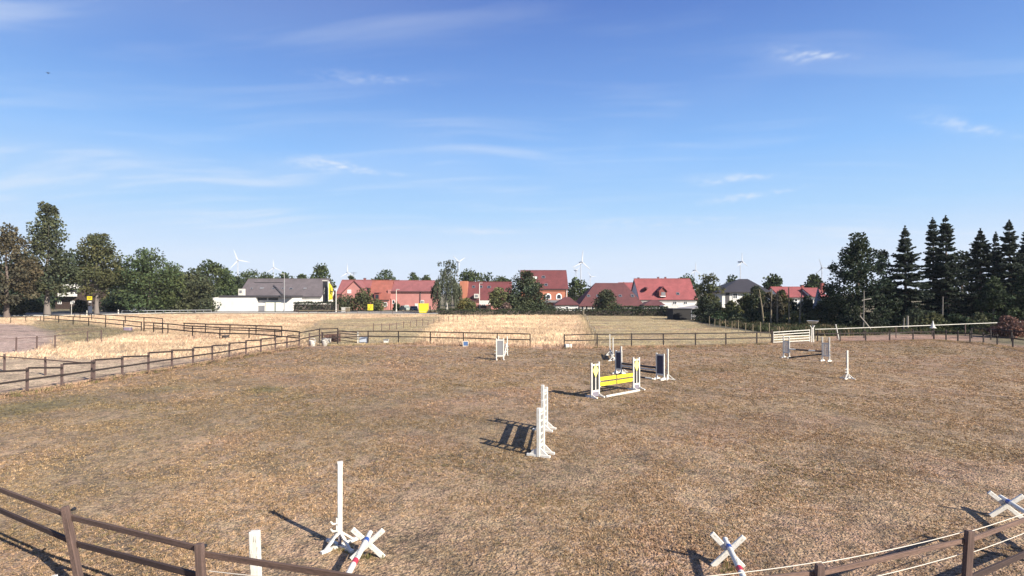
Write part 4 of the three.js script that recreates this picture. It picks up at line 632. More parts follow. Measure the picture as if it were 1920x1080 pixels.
// ------------------------------------------------------------------ cars
function car(label, u, d, turn, paint, y = 0.06) {
  const t = thing('parked_car', label, 'car', gz(u, d).setY(y), turn, 'cars on the village road'), s = new THREE.Shape();
  s.moveTo(-2.1, 0.32); s.lineTo(-2.15, 0.75); s.quadraticCurveTo(-2.1, 0.95, -1.8, 0.98); s.lineTo(-1.5, 1.02); s.quadraticCurveTo(-1.2, 1.46, -0.8, 1.5); s.lineTo(0.35, 1.5); s.quadraticCurveTo(0.75, 1.45, 1.15, 0.98); s.quadraticCurveTo(1.95, 0.92, 2.1, 0.72); s.lineTo(2.15, 0.34); s.lineTo(-2.1, 0.32);
  const W2 = 1.66; part('body', new THREE.ExtrudeGeometry(s, { depth: W2, bevelEnabled: true, bevelSize: 0.05, bevelThickness: 0.05, bevelSegments: 2 }).translate(0, 0, -W2 / 2), paint, t);
  const gl = new THREE.Shape(); gl.moveTo(-1.3, 1.02); gl.quadraticCurveTo(-1.1, 1.38, -0.78, 1.41); gl.lineTo(0.3, 1.41); gl.quadraticCurveTo(0.6, 1.38, 0.95, 1.02); gl.lineTo(-1.3, 1.02);
  part('side_window', new THREE.ExtrudeGeometry(gl, { depth: W2 + 0.13, bevelEnabled: false }).translate(0, 0, -W2 / 2 - 0.065), M.glass, t);
  for (const [x0, y0, x1, y1] of [[0.46, 1.46, 1.12, 1.03], [-0.92, 1.48, -1.48, 1.06]]) { const w = along(part('windscreen', UNIT_BOX, M.glass, t), V(x0, y0, 0), V(x1, y1, 0), 1.4, 0.06); w.position.add(V(0.02 * Math.sign(x0), 0.03, 0)); }
  for (const x of [-1.3, 1.32]) for (const z of [-0.76, 0.76]) { const w = part('wheel', new THREE.CylinderGeometry(0.33, 0.33, 0.22, 16).rotateX(Math.PI / 2), M.rubber, t); w.position.set(x, 0.33, z); part('rim', new THREE.CylinderGeometry(0.19, 0.19, 0.235, 12).rotateX(Math.PI / 2), M.chrome, w); }
  for (const z of [-0.6, 0.6]) { part('headlight', box(0.1, 0.14, 0.34, 2.14, 0.7, z), M.whiteDull, t); part('tail_light', box(0.08, 0.2, 0.26, -2.17, 0.8, z), M.red, t); }
}
car('dark car facing the meadow beside the yellow skip container', 776, 158, -1.25, std(0.03, 0.03, 0.035, 0.3)); car('grey green car behind the dark car', 760, 166, -0.9, std(0.22, 0.25, 0.22, 0.35)); car('small white car under the dense round tree', 264, 150, 0.15, std(0.82, 0.82, 0.8, 0.35)); car('black car half hidden by the slim bare trunk', 208, 166, 0, std(0.03, 0.03, 0.035, 0.3));
// guard rail
{
  const a = gz(228, 143), b = gz(396, 150), t = thing('guard_rail', 'grey guard rail between the roadside trees and the meadow', 'guard rail', a.clone()), e = b.clone().sub(a), n = 11;
  beam('rail', M.galvanised, t, V(0, 0.75, 0), e.clone().setY(0.75), 0.08, 0.16); for (let i = 0; i <= n; i++) { const p = e.clone().multiplyScalar(i / n); beam('post', M.galvanised, t, V(p.x, 0, p.z - 0.1), V(p.x, 0.8, p.z - 0.1), 0.1, 0.1); }
  const a2 = gz(560, 147), b2 = gz(650, 147), t2 = thing('guard_rail', 'low timber rail along the meadow before the dark clipped hedge', 'guard rail', a2.clone()), e2 = b2.clone().sub(a2); beam('rail', M.paleWood, t2, V(0, 0.7, 0), e2.clone().setY(0.7), 0.08, 0.16); for (let i = 0; i <= 5; i++) { const p = e2.clone().multiplyScalar(i / 5); beam('post', M.fenceGrey, t2, V(p.x, 0, p.z - 0.1), V(p.x, 0.8, p.z - 0.1), 0.12, 0.12); }
}
// ------------------------------------------------------------------ wind turbines
{
  const white = std(0.40, 0.41, 0.43, 0.7), bl = new THREE.Shape(); bl.moveTo(-0.018, 0); bl.lineTo(-0.04, 0.2); bl.lineTo(-0.012, 0.98); bl.quadraticCurveTo(0, 1, 0.006, 0.98); bl.lineTo(0.018, 0.2); bl.lineTo(0.016, 0);
  const blade = new THREE.ExtrudeGeometry(bl, { depth: 0.014, bevelEnabled: false }).translate(0, 0, -0.007);
  for (const [u, v, px, d, ph, yaw, label] of [
    [446, 488, 25, 1500, 0.35, 0.5, 'wind turbine over the start of the grey roof'], [513, 502, 18, 2000, 0.1, 0.6, 'faint wind turbine over the middle of the grey roof'], [651, 511, 20, 1900, 0.05, 0.6, 'wind turbine over the red gable house'], [858, 491, 22, 1500, 1.0, 0.9, 'wind turbine just past the weeping birch'], [1079, 507, 16, 1900, 1.1, 0.9, 'smaller wind turbine beside the tallest red house'], [1089, 492, 27, 1300, -0.1, 0.5, 'large wind turbine with one blade pointing up'], [1107, 519, 14, 2300, 0.6, 0.4, 'smallest wind turbine of the group of three'], [1302, 507, 18, 1700, -0.05, 0.5, 'wind turbine over the end of the bright red roof'], [1388, 491, 20, 1200, 0.02, 0.5, 'wind turbine standing over the dark grey hipped roof'], [1541, 502, 20, 1200, 0.3, -0.4, 'wind turbine beside the first spruce'],
  ]) {
    const y = yAt(v, d), t = thing('wind_turbine', label, 'wind turbine', V(xAt(u, v, d), 0, -d), yaw, 'wind turbines on the horizon'), L = 0.85 * px * d / FOCAL;
    part('tower', tubeGeo([V(0, 0, 0), V(0, y - 1.5, 0)], [L * 0.035 + 0.5, L * 0.02 + 0.3], 14), white, t); part('nacelle', new RoundedBoxGeometry(3.4, 3.6, 9, 2, 0.8).translate(0, y, -1), white, t);
    const rot = part('hub', new THREE.SphereGeometry(2, 14, 10).scale(1, 1, 1.4), white, t); rot.position.set(0, y, 5.2); for (let k = 0; k < 3; k++) { const b = part('blade', blade, white, rot); b.scale.set(L * 1.7, L, L * 2.5); b.rotation.z = ph + k * 2 * Math.PI / 3; }
  }
}
{ // bird
  const p = V(xAt(90, 137, 60), yAt(137, 60), -60), t = thing('bird', 'tiny dark bird flying high over the roadside trees', 'bird', p, 0.5), s = [];
  for (const k of [-1, 1]) { const w = solid([[V(0, 0, 0.05), V(0, 0, -0.06), V(k * 0.14, 0.07, -0.05), V(k * 0.12, 0.07, 0.04)], [V(k * 0.12, 0.07, 0.04), V(k * 0.14, 0.07, -0.05), V(k * 0.27, 0.02, -0.10)], [V(k * 0.12, 0.06, 0.04), V(k * 0.14, 0.06, -0.05), V(0, -0.012, -0.06), V(0, -0.012, 0.05)], [V(k * 0.27, 0.015, -0.10), V(k * 0.14, 0.06, -0.05), V(k * 0.12, 0.06, 0.04)]]); s.push(w); }
  part('body', merged([new THREE.SphereGeometry(0.05, 10, 8).scale(1, 0.9, 2.8), new THREE.ConeGeometry(0.05, 0.14, 6).rotateX(-1.57).translate(0, 0, -0.18), new THREE.SphereGeometry(0.035, 8, 6).translate(0, 0.02, 0.15), ...s]), M.black, t);
}
// ------------------------------------------------------------------ paddock fences
// posts: [u, v of the foot, height]; rails: heights above ground at each post, as factors of the post height
function fence(label, posts, { h = 1.3, rails = [0.97, 0.55], post = M.fenceBlack, rail = M.fenceBlack, pw = 0.10, rw = 0.05, rh = 0.10, stagger = 0, railSets, wobble = 0.02, skip = [] } = {}) {
  const r = rng(seed++), P = posts.map((p) => p.isVector3 ? p : onGround(p[0], p[1])), o = P[0].clone().setY(0), t = thing('paddock_fence', label, 'fence', o);
  P.forEach((p, i) => { const q = p.clone().sub(o), hh = h * (1 + 0.05 * (r() - 0.5)); beam('post', post, t, q.clone().setY(-0.05), q.clone().add(V((r() - 0.5) * wobble * 2, hh, (r() - 0.5) * wobble * 2)), pw, pw); });
  for (const f of rails) for (let i = 0; i < P.length - 1; i++) {
    if (skip.includes(i)) continue;
    const a = P[i].clone().sub(o), b = P[i + 1].clone().sub(o), k = stagger && f === rails[0];
    a.y = h * f + (k ? stagger * r() * 0.3 : (r() - 0.5) * 0.03); b.y = h * f - (k ? stagger * (0.2 + 0.8 * r()) : 0) + (r() - 0.5) * 0.03;
    const side = b.clone().sub(a).setY(0).normalize(), n = V(-side.z, 0, side.x).multiplyScalar(Math.sign(-(-side.z) * 0 - side.x * 0 || 1) * (pw / 2 + rw / 2)); if (n.z < 0) n.negate();
    beam('rail', rail, t, a.add(n), b.add(n), rw, rh);
  }
  return t;
}
// row up the paddock side
const west = [[-70, 756], [-12, 747], [51, 737], [116, 727], [176, 717], [229, 708], [278, 699.5], [322, 692], [362, 685.5], [398, 680], [430, 674], [461, 668.5], [489, 664], [516, 659.5], [538, 656], [561, 652]];
fence('brown post and rail fence running along the riding field towards the feed corner', west, { h: 1.32, rails: [0.97, 0.53], post: M.fenceGrey, rail: M.fenceBlack, pw: 0.10, rh: 0.10, stagger: 0.18 });
{ // low electric tape at the foot of that fence
  const r = rng(9), o = onGround(51, 741), t = thing('electric_tape', 'slack pale tape line at the foot of the brown fence', 'tape', o.clone()), P = west.map(([u, v]) => onGround(u + 3, v + 1.5).sub(o));
  for (let i = 0; i < P.length - 1; i++) { const a = P[i].clone().setY(0.14 + 0.1 * r()), b = P[i + 1].clone().setY(0.10 + 0.14 * r()), m = a.clone().lerp(b, 0.4 + 0.3 * r()).setY(0.03 + 0.08 * r()); beam('tape', M.railDark, t, a, m, 0.02, 0.045); beam('tape', M.railDark, t, m, b, 0.02, 0.045); }
  for (let i = 1; i < P.length; i += 2) beam('stake', M.fenceGrey, t, P[i].clone().setY(-0.05), P[i].clone().add(V(0.05, 0.32, 0)), 0.035, 0.035);
}
fence('dark two rail fence behind the field from the feed corner to the open gap', [[605, 648], [633, 645], [690, 643.5], [747, 644], [807, 645.5], [869, 647], [932, 649], [994, 651]], { h: 1.3 });
fence('dark two rail fence from the open gap to the white gate', [[1058, 653], [1119.5, 651], [1184, 650.5], [1244, 650], [1304, 649.5], [1361, 648.5], [1419, 646.5], [1449, 645.5]], { h: 1.3 });
fence('dark fence under the spruces from the white gate to the field corner', [[1533, 641.5], [1575, 641], [1623, 640], [1668, 639.5], [1712, 637.5], [1751, 637], [1774, 638], [1796, 639.5], [1819, 641], [1844, 644], [1870, 648], [1899, 652.5], [1935, 658], [1985, 666]], { h: 1.15, rails: [0.78] });
fence('short upper rail fence at the far field corner past the red brown bush', [[1822, 634], [1858, 637], [1897, 640.5], [1940, 645]], { h: 1.25, rails: [0.95] });
// feed corner enclosure
fence('short dark fence closing the feed corner', [[561, 650], [599, 641], [633, 640]], { h: 1.45, rails: [0.95, 0.5], pw: 0.09 });
fence('grey wire fence panel behind the white buckets', [[580, 647], [603, 643]], { h: 1.2, rails: [0.95, 0.72, 0.4], post: M.fenceGrey, rail: M.fenceGrey, rh: 0.04 });
// paddocks beyond
fence('far paddock fence starting under the small yellow town sign', [[150, 600], [172, 601.5], [198, 604], [235, 607], [270, 610], [305, 613]], { h: 1.35, rails: [0.97], pw: 0.09, rh: 0.125 });
fence('long paddock fence from the sand track to the feed corner', [[82, 603], [110, 606], [137, 608.5], [166, 611], [198, 614], [232, 618], [265, 622], [288, 624], [315, 626.5], [361, 632], [412, 636], [467, 637], [515, 641], [561, 646]], { h: 1.35, rails: [0.97, 0.5], pw: 0.09, rh: 0.125, skip: [6] });
fence('two rail pen fence in the middle of the dry paddock', [[345, 624], [385, 626], [431, 628], [480, 630], [528, 632]], { h: 1.3, rails: [0.98, 0.5], pw: 0.09, rh: 0.125 });
fence('three rail gate section in the dry paddock', [[270, 622], [305, 625]], { h: 1.4, rails: [0.95, 0.65, 0.35], rh: 0.08 });
fence('thin weathered fence around the sand track', [[-40, 662], [30, 659], [69, 656], [103, 653], [164, 643], [190, 640.5]], { h: 1.25, rails: [0.92], post: M.fenceGrey, rail: M.fenceGrey, pw: 0.09, rh: 0.05 });
fence('short weathered fence crossing towards the brown fence', [[-30, 694], [8, 697], [85, 704], [172, 713]], { h: 1.2, rails: [0.85], post: M.fenceGrey, rail: M.railWood, pw: 0.09, rh: 0.06 });
fence('thin dark fence line at the edge of the sand track under the tallest tree', [[20, 606], [48, 604], [76, 602], [104, 600], [140, 597], [176, 596]], { h: 1.0, rails: [0.92], pw: 0.07, rh: 0.05 });
// slim stake lines across the meadow
function stakes(label, from, to, n, h, mat, tape, lean) {
  const r = rng(seed++), a = onGround(...from), b = onGround(...to), t = thing('stake_fence', label, 'fence', a.clone()), tops = [];
  for (let i = 0; i < n; i++) { const p = b.clone().sub(a).multiplyScalar(i / (n - 1)), q = p.clone().add(V(lean * (r() - 0.3), h * (0.85 + 0.3 * r()), (r() - 0.5) * 0.2)); beam('stake', mat, t, p.clone().setY(-0.03), q, 0.075, 0.075); tops.push(q); }
  for (let i = 0; i < n - 1; i++) beam('tape', tape, t, tops[i].clone().multiplyScalar(1).add(V(0, -0.15, 0)), tops[i + 1].clone().add(V(0, -0.15, 0)), 0.015, 0.03);
}
stakes('leaning row of pale stakes dividing the straw meadow from the mown paddock', [1093, 591.5], [1119, 648], 14, 1.35, M.paleWood, M.tape, -0.4);
stakes('stake line with tape crossing from the feed corner to the long low hedge', [700, 623], [930, 592.5], 26, 1.05, M.fenceGrey, M.fenceGrey, 0.1);
stakes('few grey stakes along the verge before the square yellow sign', [670, 590], [800, 589], 7, 0.9, M.fenceGrey, M.tape, 0);
stakes('small pale picket row before the long low hedge by the birch', [872, 592.8], [924, 592.8], 13, 0.95, M.paleWood, M.paleWood, 0);
stakes('row of pale stakes below the thicket', [1330, 612], [1460, 636], 11, 1.5, M.paleWood, M.fenceGrey, 0.1);

// ------------------------------------------------------------------ white gate, rail and marker cone
{
  const a = onGround(1450, 645.3), b = onGround(1518, 642.5), e = b.clone().sub(a), t = thing('field_gate', 'white five bar field gate under the thicket', 'gate', a.clone());
  for (const f of [0, 1]) { const p = e.clone().multiplyScalar(f); beam('stile', M.white, t, p.clone().setY(0.12), p.clone().setY(1.28 + 0.12 * f), 0.07, 0.07); }
  for (let k = 0; k < 5; k++) beam('bar', M.white, t, e.clone().multiplyScalar(0.01).setY(0.2 + k * 0.255), e.clone().multiplyScalar(0.99).setY(0.24 + k * 0.275), 0.045, 0.075);
  const hinge = thing('gate_post', 'dark hinge post between the dark fence and the white gate', 'post', onGround(1447.5, 645.6)); beam('post', M.fenceBlack, hinge, V(0, -0.05, 0), V(0, 1.45, 0), 0.13, 0.13); part('cap', box(0.17, 0.04, 0.17, 0, 1.47, 0), M.fenceGrey, hinge);
  const g = thing('gate_post', 'white forked gate post at the closing end of the gate', 'post', onGround(1523.5, 642)); for (const s of [-0.1, 0.1]) { beam('post', M.white, g, V(s * 1.3, -0.05, 0), V(s * 0.5, 1.55, 0), 0.09, 0.09); beam('fork', M.white, g, V(s * 0.5, 1.5, 0), V(s * 2.4, 1.8, 0), 0.06, 0.06); } part('tie', box(0.24, 0.06, 0.12, 0, 1.45, 0), M.white, g);
  const f = thing('feed_trough', 'grey round feed trough on a stand behind the forked gate post', 'trough', onGround(1524, 634)); part('bowl', new THREE.LatheGeometry([[0.0, 1.72], [0.35, 1.75], [0.62, 2.02], [0.66, 2.02], [0.40, 1.70], [0, 1.67]].map(([x, y]) => new THREE.Vector2(x, y)), 20), M.steel, f); part('stand', new THREE.CylinderGeometry(0.07, 0.09, 1.7, 10).translate(0, 0.85, 0), M.grey, f);
  // white rail
  const P = [[1528, 633], [1570, 632.5], [1620, 631.5], [1680, 630], [1748, 628], [1810, 626], [1870, 624.5], [1930, 623]].map(([u, v]) => onGround(u, v + 3)), w = thing('white_rail', 'long white top rail under the spruces past the white gate', 'rail', P[0].clone());
  const tops = [[1528, 617.3], [1570, 616.2], [1620, 614.4], [1680, 612.2], [1748, 609.8], [1810, 607.3], [1870, 605], [1930, 602.5]];
  P.forEach((p, i) => { const q = p.clone().sub(P[0]), y = yAt(tops[i][1], -p.z); beam('post', i % 2 ? M.fenceGrey : M.fenceBlack, w, q.clone().setY(-0.05), q.clone().setY(y), 0.08, 0.08); q.y = y; P[i].y = y; });
  for (let i = 0; i < P.length - 1; i++) beam('rail', M.white, w, P[i].clone().sub(P[0]).setY(P[i].y), P[i + 1].clone().sub(P[0]).setY(P[i + 1].y), 0.05, 0.065);
  const c = P[4], m = thing('marker_cone', 'white marker cone sitting on the white rail', 'cone', V(c.x, c.y - 0.32, c.z + 0.12)); part('cone', new THREE.LatheGeometry([[0.30, 0], [0.31, 0.04], [0.24, 0.10], [0.10, 0.55], [0.035, 0.86], [0, 0.87]].map(([x, y]) => new THREE.Vector2(x, y)), 18), M.white, m); part('base_plate', box(0.6, 0.04, 0.42, 0, -0.02, 0), M.whiteDull, m);
  const l = thing('leaning_post', 'leaning white post beside the white gate', 'post', onGround(1572, 638)); beam('post', M.white, l, V(0.1, -0.03, 0), V(-0.28, 1.72, 0), 0.09, 0.07); part('cap', box(0.16, 0.05, 0.12, -0.28, 1.73, 0), M.whiteDull, l);
  // fallen timber in the undergrowth
  for (const [u0, v0, u1, v1, d, r, label] of [[1612, 592, 1638, 609, 74, 0.13, 'pale fallen log lying under the broad bushy conifer'], [1616, 563, 1636, 560, 76, 0.07, 'pale dead branch stuck across the broad bushy conifer'], [1620, 545, 1621, 600, 76, 0.08, 'upright pale dead stem before the broad bushy conifer'], [1702, 592, 1703, 612, 74, 0.17, 'short pale trunk stump under the spruces'], [1695, 596, 1696, 612, 74.5, 0.1, 'thin trunk stump beside the short pale one'], [1664, 622, 1690, 620, 70, 0.05, 'thin white stick lying behind the fence under the spruces'], [1768, 556, 1769, 600, 76, 0.08, 'pale bare stem under the tallest spruce']]) {
    const a1 = V(xAt(u0, v0, d), yAt(v0, d), -d), b1 = V(xAt(u1, v1, d), yAt(v1, d), -d - 0.3), low = Math.abs(u0 - u1) < 3 ? Math.min(a1.y, b1.y) : 0; if (low || b1.y < 1.2) b1.y = low ? -0.05 : 0.08; if (!low && a1.y < 1.2) a1.y = 0.08;
    const t2 = thing('dead_wood', label, 'dead wood', V(a1.x, 0, a1.z)); const p0 = V(0, a1.y, 0), p1 = b1.clone().sub(V(a1.x, 0, a1.z)); part('stem', tubeGeo([p0, p0.clone().lerp(p1, 0.5).add(V(0.03, 0.02, 0)), p1], [r * 0.6, r * 0.85, r], 8), M.deadBark, t2); part('knot', new THREE.SphereGeometry(r * 0.9, 8, 6).translate(...p0.clone().lerp(p1, 0.72).toArray()), M.bark, t2);
  }
  for (const [u, v0, v1, d, lean, label] of [[1432, 543, 600, 89, -0.7, 'first pale dead stem standing in the thicket'], [1445, 541, 602, 89, 0.2, 'second pale dead stem standing in the thicket'], [1480, 538, 592, 88, -0.1, 'orange brown dead stem before the red roof'], [1499, 543, 588, 88, 0.4, 'leaning pale stem before the red roof'], [1457, 545, 600, 89.5, 0.1, 'thin pale dead stem in the thicket middle']]) {
    const t2 = thing('dead_tree', label, 'dead tree', gz(u, d)), y = yAt(v0, d), p = [V(0, 0, 0), V(lean * 0.4, y * 0.5, 0), V(lean, y, 0)]; part('trunk', tubeGeo(p, [0.16, 0.11, 0.06], 7), M.paleWood, t2); part('branch', merged([tubeGeo([p[1], p[1].clone().add(V(0.5, 0.9, 0.2))], [0.05, 0.02], 5), tubeGeo([p[1].clone().lerp(p[2], 0.5), p[1].clone().lerp(p[2], 0.5).add(V(-0.5, 0.7, 0.1))], [0.04, 0.015], 5)]), M.barkPale, t2);
  }
  const pa = thing('garden_parasol', 'folded grey garden parasol behind the white gate', 'parasol', gz(1534, 96)); part('pole', new THREE.CylinderGeometry(0.04, 0.04, yAt(540, 96), 8).translate(0, yAt(540, 96) / 2, 0), M.steel, pa); const fl = []; for (let i = 0; i <= 40; i++) fl.push(i); const cg = new THREE.CylinderGeometry(0.05, 0.75, 3.6, 20, 6, true), pp = cg.attributes.position; for (let i = 0; i < pp.count; i++) { const a2 = Math.atan2(pp.getZ(i), pp.getX(i)), k = 1 + 0.18 * Math.cos(a2 * 5); pp.setX(i, pp.getX(i) * k); pp.setZ(i, pp.getZ(i) * k); } cg.computeVertexNormals(); part('canopy', cg.translate(0, yAt(540, 96) - 1.75, 0), std(0.20, 0.20, 0.22, 0.9, { side: THREE.DoubleSide }), pa); part('base', new THREE.CylinderGeometry(0.35, 0.4, 0.12, 16).translate(0, 0.06, 0), M.grey, pa);
}

// ------------------------------------------------------------------ near fence
{
  const post = [[V(-10.75, 0, -11.55), 1.4, -0.3, 0], [V(-7.53, 0, -9.84), 1.47, -0.30, 0], [V(-4.52, 0, -8.38), 1.47, -0.19, 0], [V(-1.35, 0, -7.5), 1.4, -0.04, 0], [V(1.65, 0, -7.5), 1.4, 0.05, 0], [V(4.32, 0, -8.03), 1.33, 0.10, 0], [V(7.27, 0, -9.1), 1.36, 0.18, 0], [V(10.3, 0, -10.6), 1.36, 0.22, 0]];
  const o = post[0][0].clone(), t = thing('near_fence', 'weathered brown post and rail fence closest to the viewer', 'fence', o.clone()), at = (i, h) => post[i][0].clone().add(V(post[i][2] * h / post[i][1], h, 0)).sub(o);
  const PG = new RoundedBoxGeometry(1, 1, 1, 2, 0.09);
  post.forEach(([p, h], i) => { along(part('post', PG, M.postWood, t), at(i, -0.1), at(i, h), 0.115, 0.09); });
  const topH = [[1.3, 1.27], [1.25, 1.36], [1.29, 1.26], [1.24, 1.22]], lowH = [[0.86, 0.80], [0.79, 0.94], [0.86, 0.82], [0.8, 0.74]];
  for (let i = 0; i < 4; i++) { const back = V(0, 0, -0.075); along(part('rail', PG, M.railWood, t), at(i, topH[i][0]).add(back), at(i + 1, topH[i][1]).add(back), 0.045, 0.085, 0.12); along(part('rail', PG, M.railDark, t), at(i, lowH[i][0]).add(back), at(i + 1, lowH[i][1]).add(back), 0.045, 0.09, 0.12); }
  for (let i = 4; i < 7; i++) { const back = V(0, 0, -0.075); along(part('rail', PG, M.railPale, t), at(i, 1.16).add(back), at(i + 1, 1.18).add(back), 0.04, 0.07, 0.1); along(part('rail', PG, M.railDark, t), at(i, 0.50).add(back), at(i + 1, 0.54).add(back), 0.045, 0.10, 0.1); }
  for (const i of [1, 2, 5, 6]) { const b = part('insulator', new THREE.CylinderGeometry(0.025, 0.03, 0.07, 10).rotateX(Math.PI / 2), M.black, t); b.position.copy(at(i, post[i][1] - 0.08)).add(V(0.07, 0, -0.08)); }
  const k = V(0.07, 0, -0.13), w = thing('electric_rope', 'two pale electric ropes strung along the near fence', 'rope', o.clone());
  const rope = (i, h0, h1, sag) => { const a = at(i, h0).add(k), b = at(i + 1, h1).add(k), c = []; for (let s = 0; s <= 6; s++) c.push(a.clone().lerp(b, s / 6).add(V(0, -sag * 4 * (s / 6) * (1 - s / 6), 0))); part('rope', tubeGeo(c, c.map(() => 0.0065), 6), M.tape, w); };
  for (let i = 3; i < 7; i++) { rope(i, 1.29, 1.31, 0.03); rope(i, 0.92, 0.95, 0.03); } rope(2, 1.0, 1.29, 0.05);
  const st = thing('white_stake', 'short white stake at the foot of the near fence post', 'stake', V(-7.62, 0, -9.5)); part('stake', box(0.09, 0.5, 0.05, -0.06, 0.2, 0).rotateZ(0.12), M.white, st); part('stake', box(0.08, 0.3, 0.05, 0.28, 0.12, 0).rotateZ(-0.2), M.white, st);
}

// ------------------------------------------------------------------ show jumps
const gusset = (l, h, th) => { const s = new THREE.Shape(); s.moveTo(0, 0); s.lineTo(l, 0); s.lineTo(l, 0.05); s.lineTo(0.02, h); s.lineTo(0, h); s.lineTo(0, 0); return new THREE.ExtrudeGeometry(s, { depth: th, bevelEnabled: false }).translate(0, 0, -th / 2); };
const turnOf = (a, b) => Math.atan2(-(b.z - a.z), b.x - a.x);
function postStandard(label, pos, turn, { h = 1.7, w = 0.1, cups = [0.62, 0.45], group, mat = M.white, bare = 0 } = {}) {
  const t = thing('jump_standard', label, 'jump standard', pos, turn, group ?? 'jump standards');
  part('upright', new RoundedBoxGeometry(w, h - bare, w * 0.8, 1, 0.012).translate(0, (h + bare) / 2, 0), mat, t); part('cap', box(w * 1.1, 0.03, w * 0.9, 0, h + 0.012, 0), mat, t);
  if (bare) part('shoe', box(w * 0.6, bare, w * 0.6, 0, bare / 2, 0), M.lilac, t);
  for (let k = 0; k < 4; k++) { const f = part('foot', merged([beamGeo(V(w * 0.35, 0.30, 0), V(0.34, 0.05, 0), 0.055, 0.035), box(0.40, 0.06, 0.08, 0.20 + w * 0.3, 0.03, 0)]), mat, t); f.rotation.y = k * Math.PI / 2 + 0.5; }
  for (const y of cups) { const c = part('pole_cup', new THREE.TorusGeometry(0.06, 0.022, 8, 12, Math.PI).rotateZ(Math.PI).translate(-w * 0.5 - 0.06, y, 0), M.white, t); part('bracket', box(0.03, 0.12, 0.06, -w * 0.5 - 0.01, y, 0), M.white, c); }
  return t;
}
function wing(label, pos, turn, { h = 1.72, h2 = 1.5, w = 0.46, fill = 'slats', board = M.navy, inner = 1, group, uw = 0.085, foot = 0.34, rise = 0.16, low = 0.32, high, topRail } = {}) {
  const t = thing('jump_wing', label, 'jump wing', pos, turn, group ?? 'jump wings'), hi = high ?? Math.min(h, h2) - 0.12;
  for (const s of [-1, 1]) {
    const hh = s === inner ? h : h2; part('upright', new RoundedBoxGeometry(uw, hh, uw * 0.88, 1, 0.01).translate(s * w / 2, hh / 2, 0), M.white, t);
    const f = part('foot', merged([gusset(foot * 0.85, rise, 0.045).rotateY(-Math.PI / 2).translate(s * w / 2, 0.002, 0.03), gusset(foot * 0.85, rise, 0.045).rotateY(Math.PI / 2).translate(s * w / 2, 0.002, -0.03), box(0.10, 0.07, 2 * foot + 0.06, s * w / 2, 0.035, 0)]), M.white, t); f.position.y = 0.001;
  }
  part('crosspiece', box(w - 0.08, 0.09, 0.045, 0, low, 0), M.white, t); part('crosspiece', box(w - 0.08, 0.09, 0.045, 0, hi, 0), M.white, t);
  if (fill === 'slats') for (let k = 0; k < 4; k++) part('slat', box(0.055, hi - low - 0.08, 0.03, lerp(-w / 2 + 0.09, w / 2 - 0.09, k / 3), (hi + low) / 2, 0), M.white, t);
  if (fill === 'board') { part('panel', box(w - 0.09, hi - low - 0.08, 0.03, 0, (hi + low) / 2, 0), board, t); }
  if (fill === 'diamond') {
    part('panel', box(w - 0.09, hi - low - 0.08, 0.025, 0, (hi + low) / 2, 0), M.black, t); part('slat', box(0.06, hi - low - 0.3, 0.045, 0.02, (hi + low) / 2 - 0.12, 0), M.white, t);
    const s = new THREE.Shape(); s.moveTo(0, -0.34); s.lineTo(0.21, 0); s.lineTo(0, 0.34); s.lineTo(-0.21, 0); s.lineTo(0, -0.34); part('diamond', new THREE.ExtrudeGeometry(s, { depth: 0.09, bevelEnabled: false }).translate(0, hi - 0.28, -0.045), M.yellowPale, t); part('plinth', box(w - 0.09, low - 0.08, 0.03, 0, low / 2, 0), M.lilac, t);
  }
  if (fill === 'ladder') for (let k = 0; k < 5; k++) part('rung', box(w - 0.08, 0.05, 0.03, 0, lerp(low + 0.15, hi - 0.12, k / 4), 0), M.white, t);
  for (const y of [0.55, 0.8]) part('pole_cup', new THREE.TorusGeometry(0.055, 0.018, 6, 10, Math.PI).rotateZ(Math.PI).translate(inner * (w / 2 + 0.09), y, 0), M.steel, t);
  return t;
}
function jumpPole(label, a, b, r, mats, n, group, name = 'jump_pole') { // n sections in turn coloured by mats
  const t = thing(name, label, 'pole', a.clone(), 0, group ?? 'jump poles'), e = b.clone().sub(a); for (let k = 0; k < n; k++) pole('section', mats[k % mats.length], t, e.clone().multiplyScalar(k / n), e.clone().multiplyScalar((k + 1) / n), r); return t;
}
function plank(label, a, b, h, mats, n, th = 0.03) { const t = thing('jump_plank', label, 'plank', a.clone(), 0, 'jump planks'), e = b.clone().sub(a), L = e.length(); let s = 0; for (const [m, len] of mats) { beam('board', m, t, e.clone().multiplyScalar(s), e.clone().multiplyScalar(s + len), th, h); s += len; } return t; }
const up = (p, y) => p.clone().setY(y);

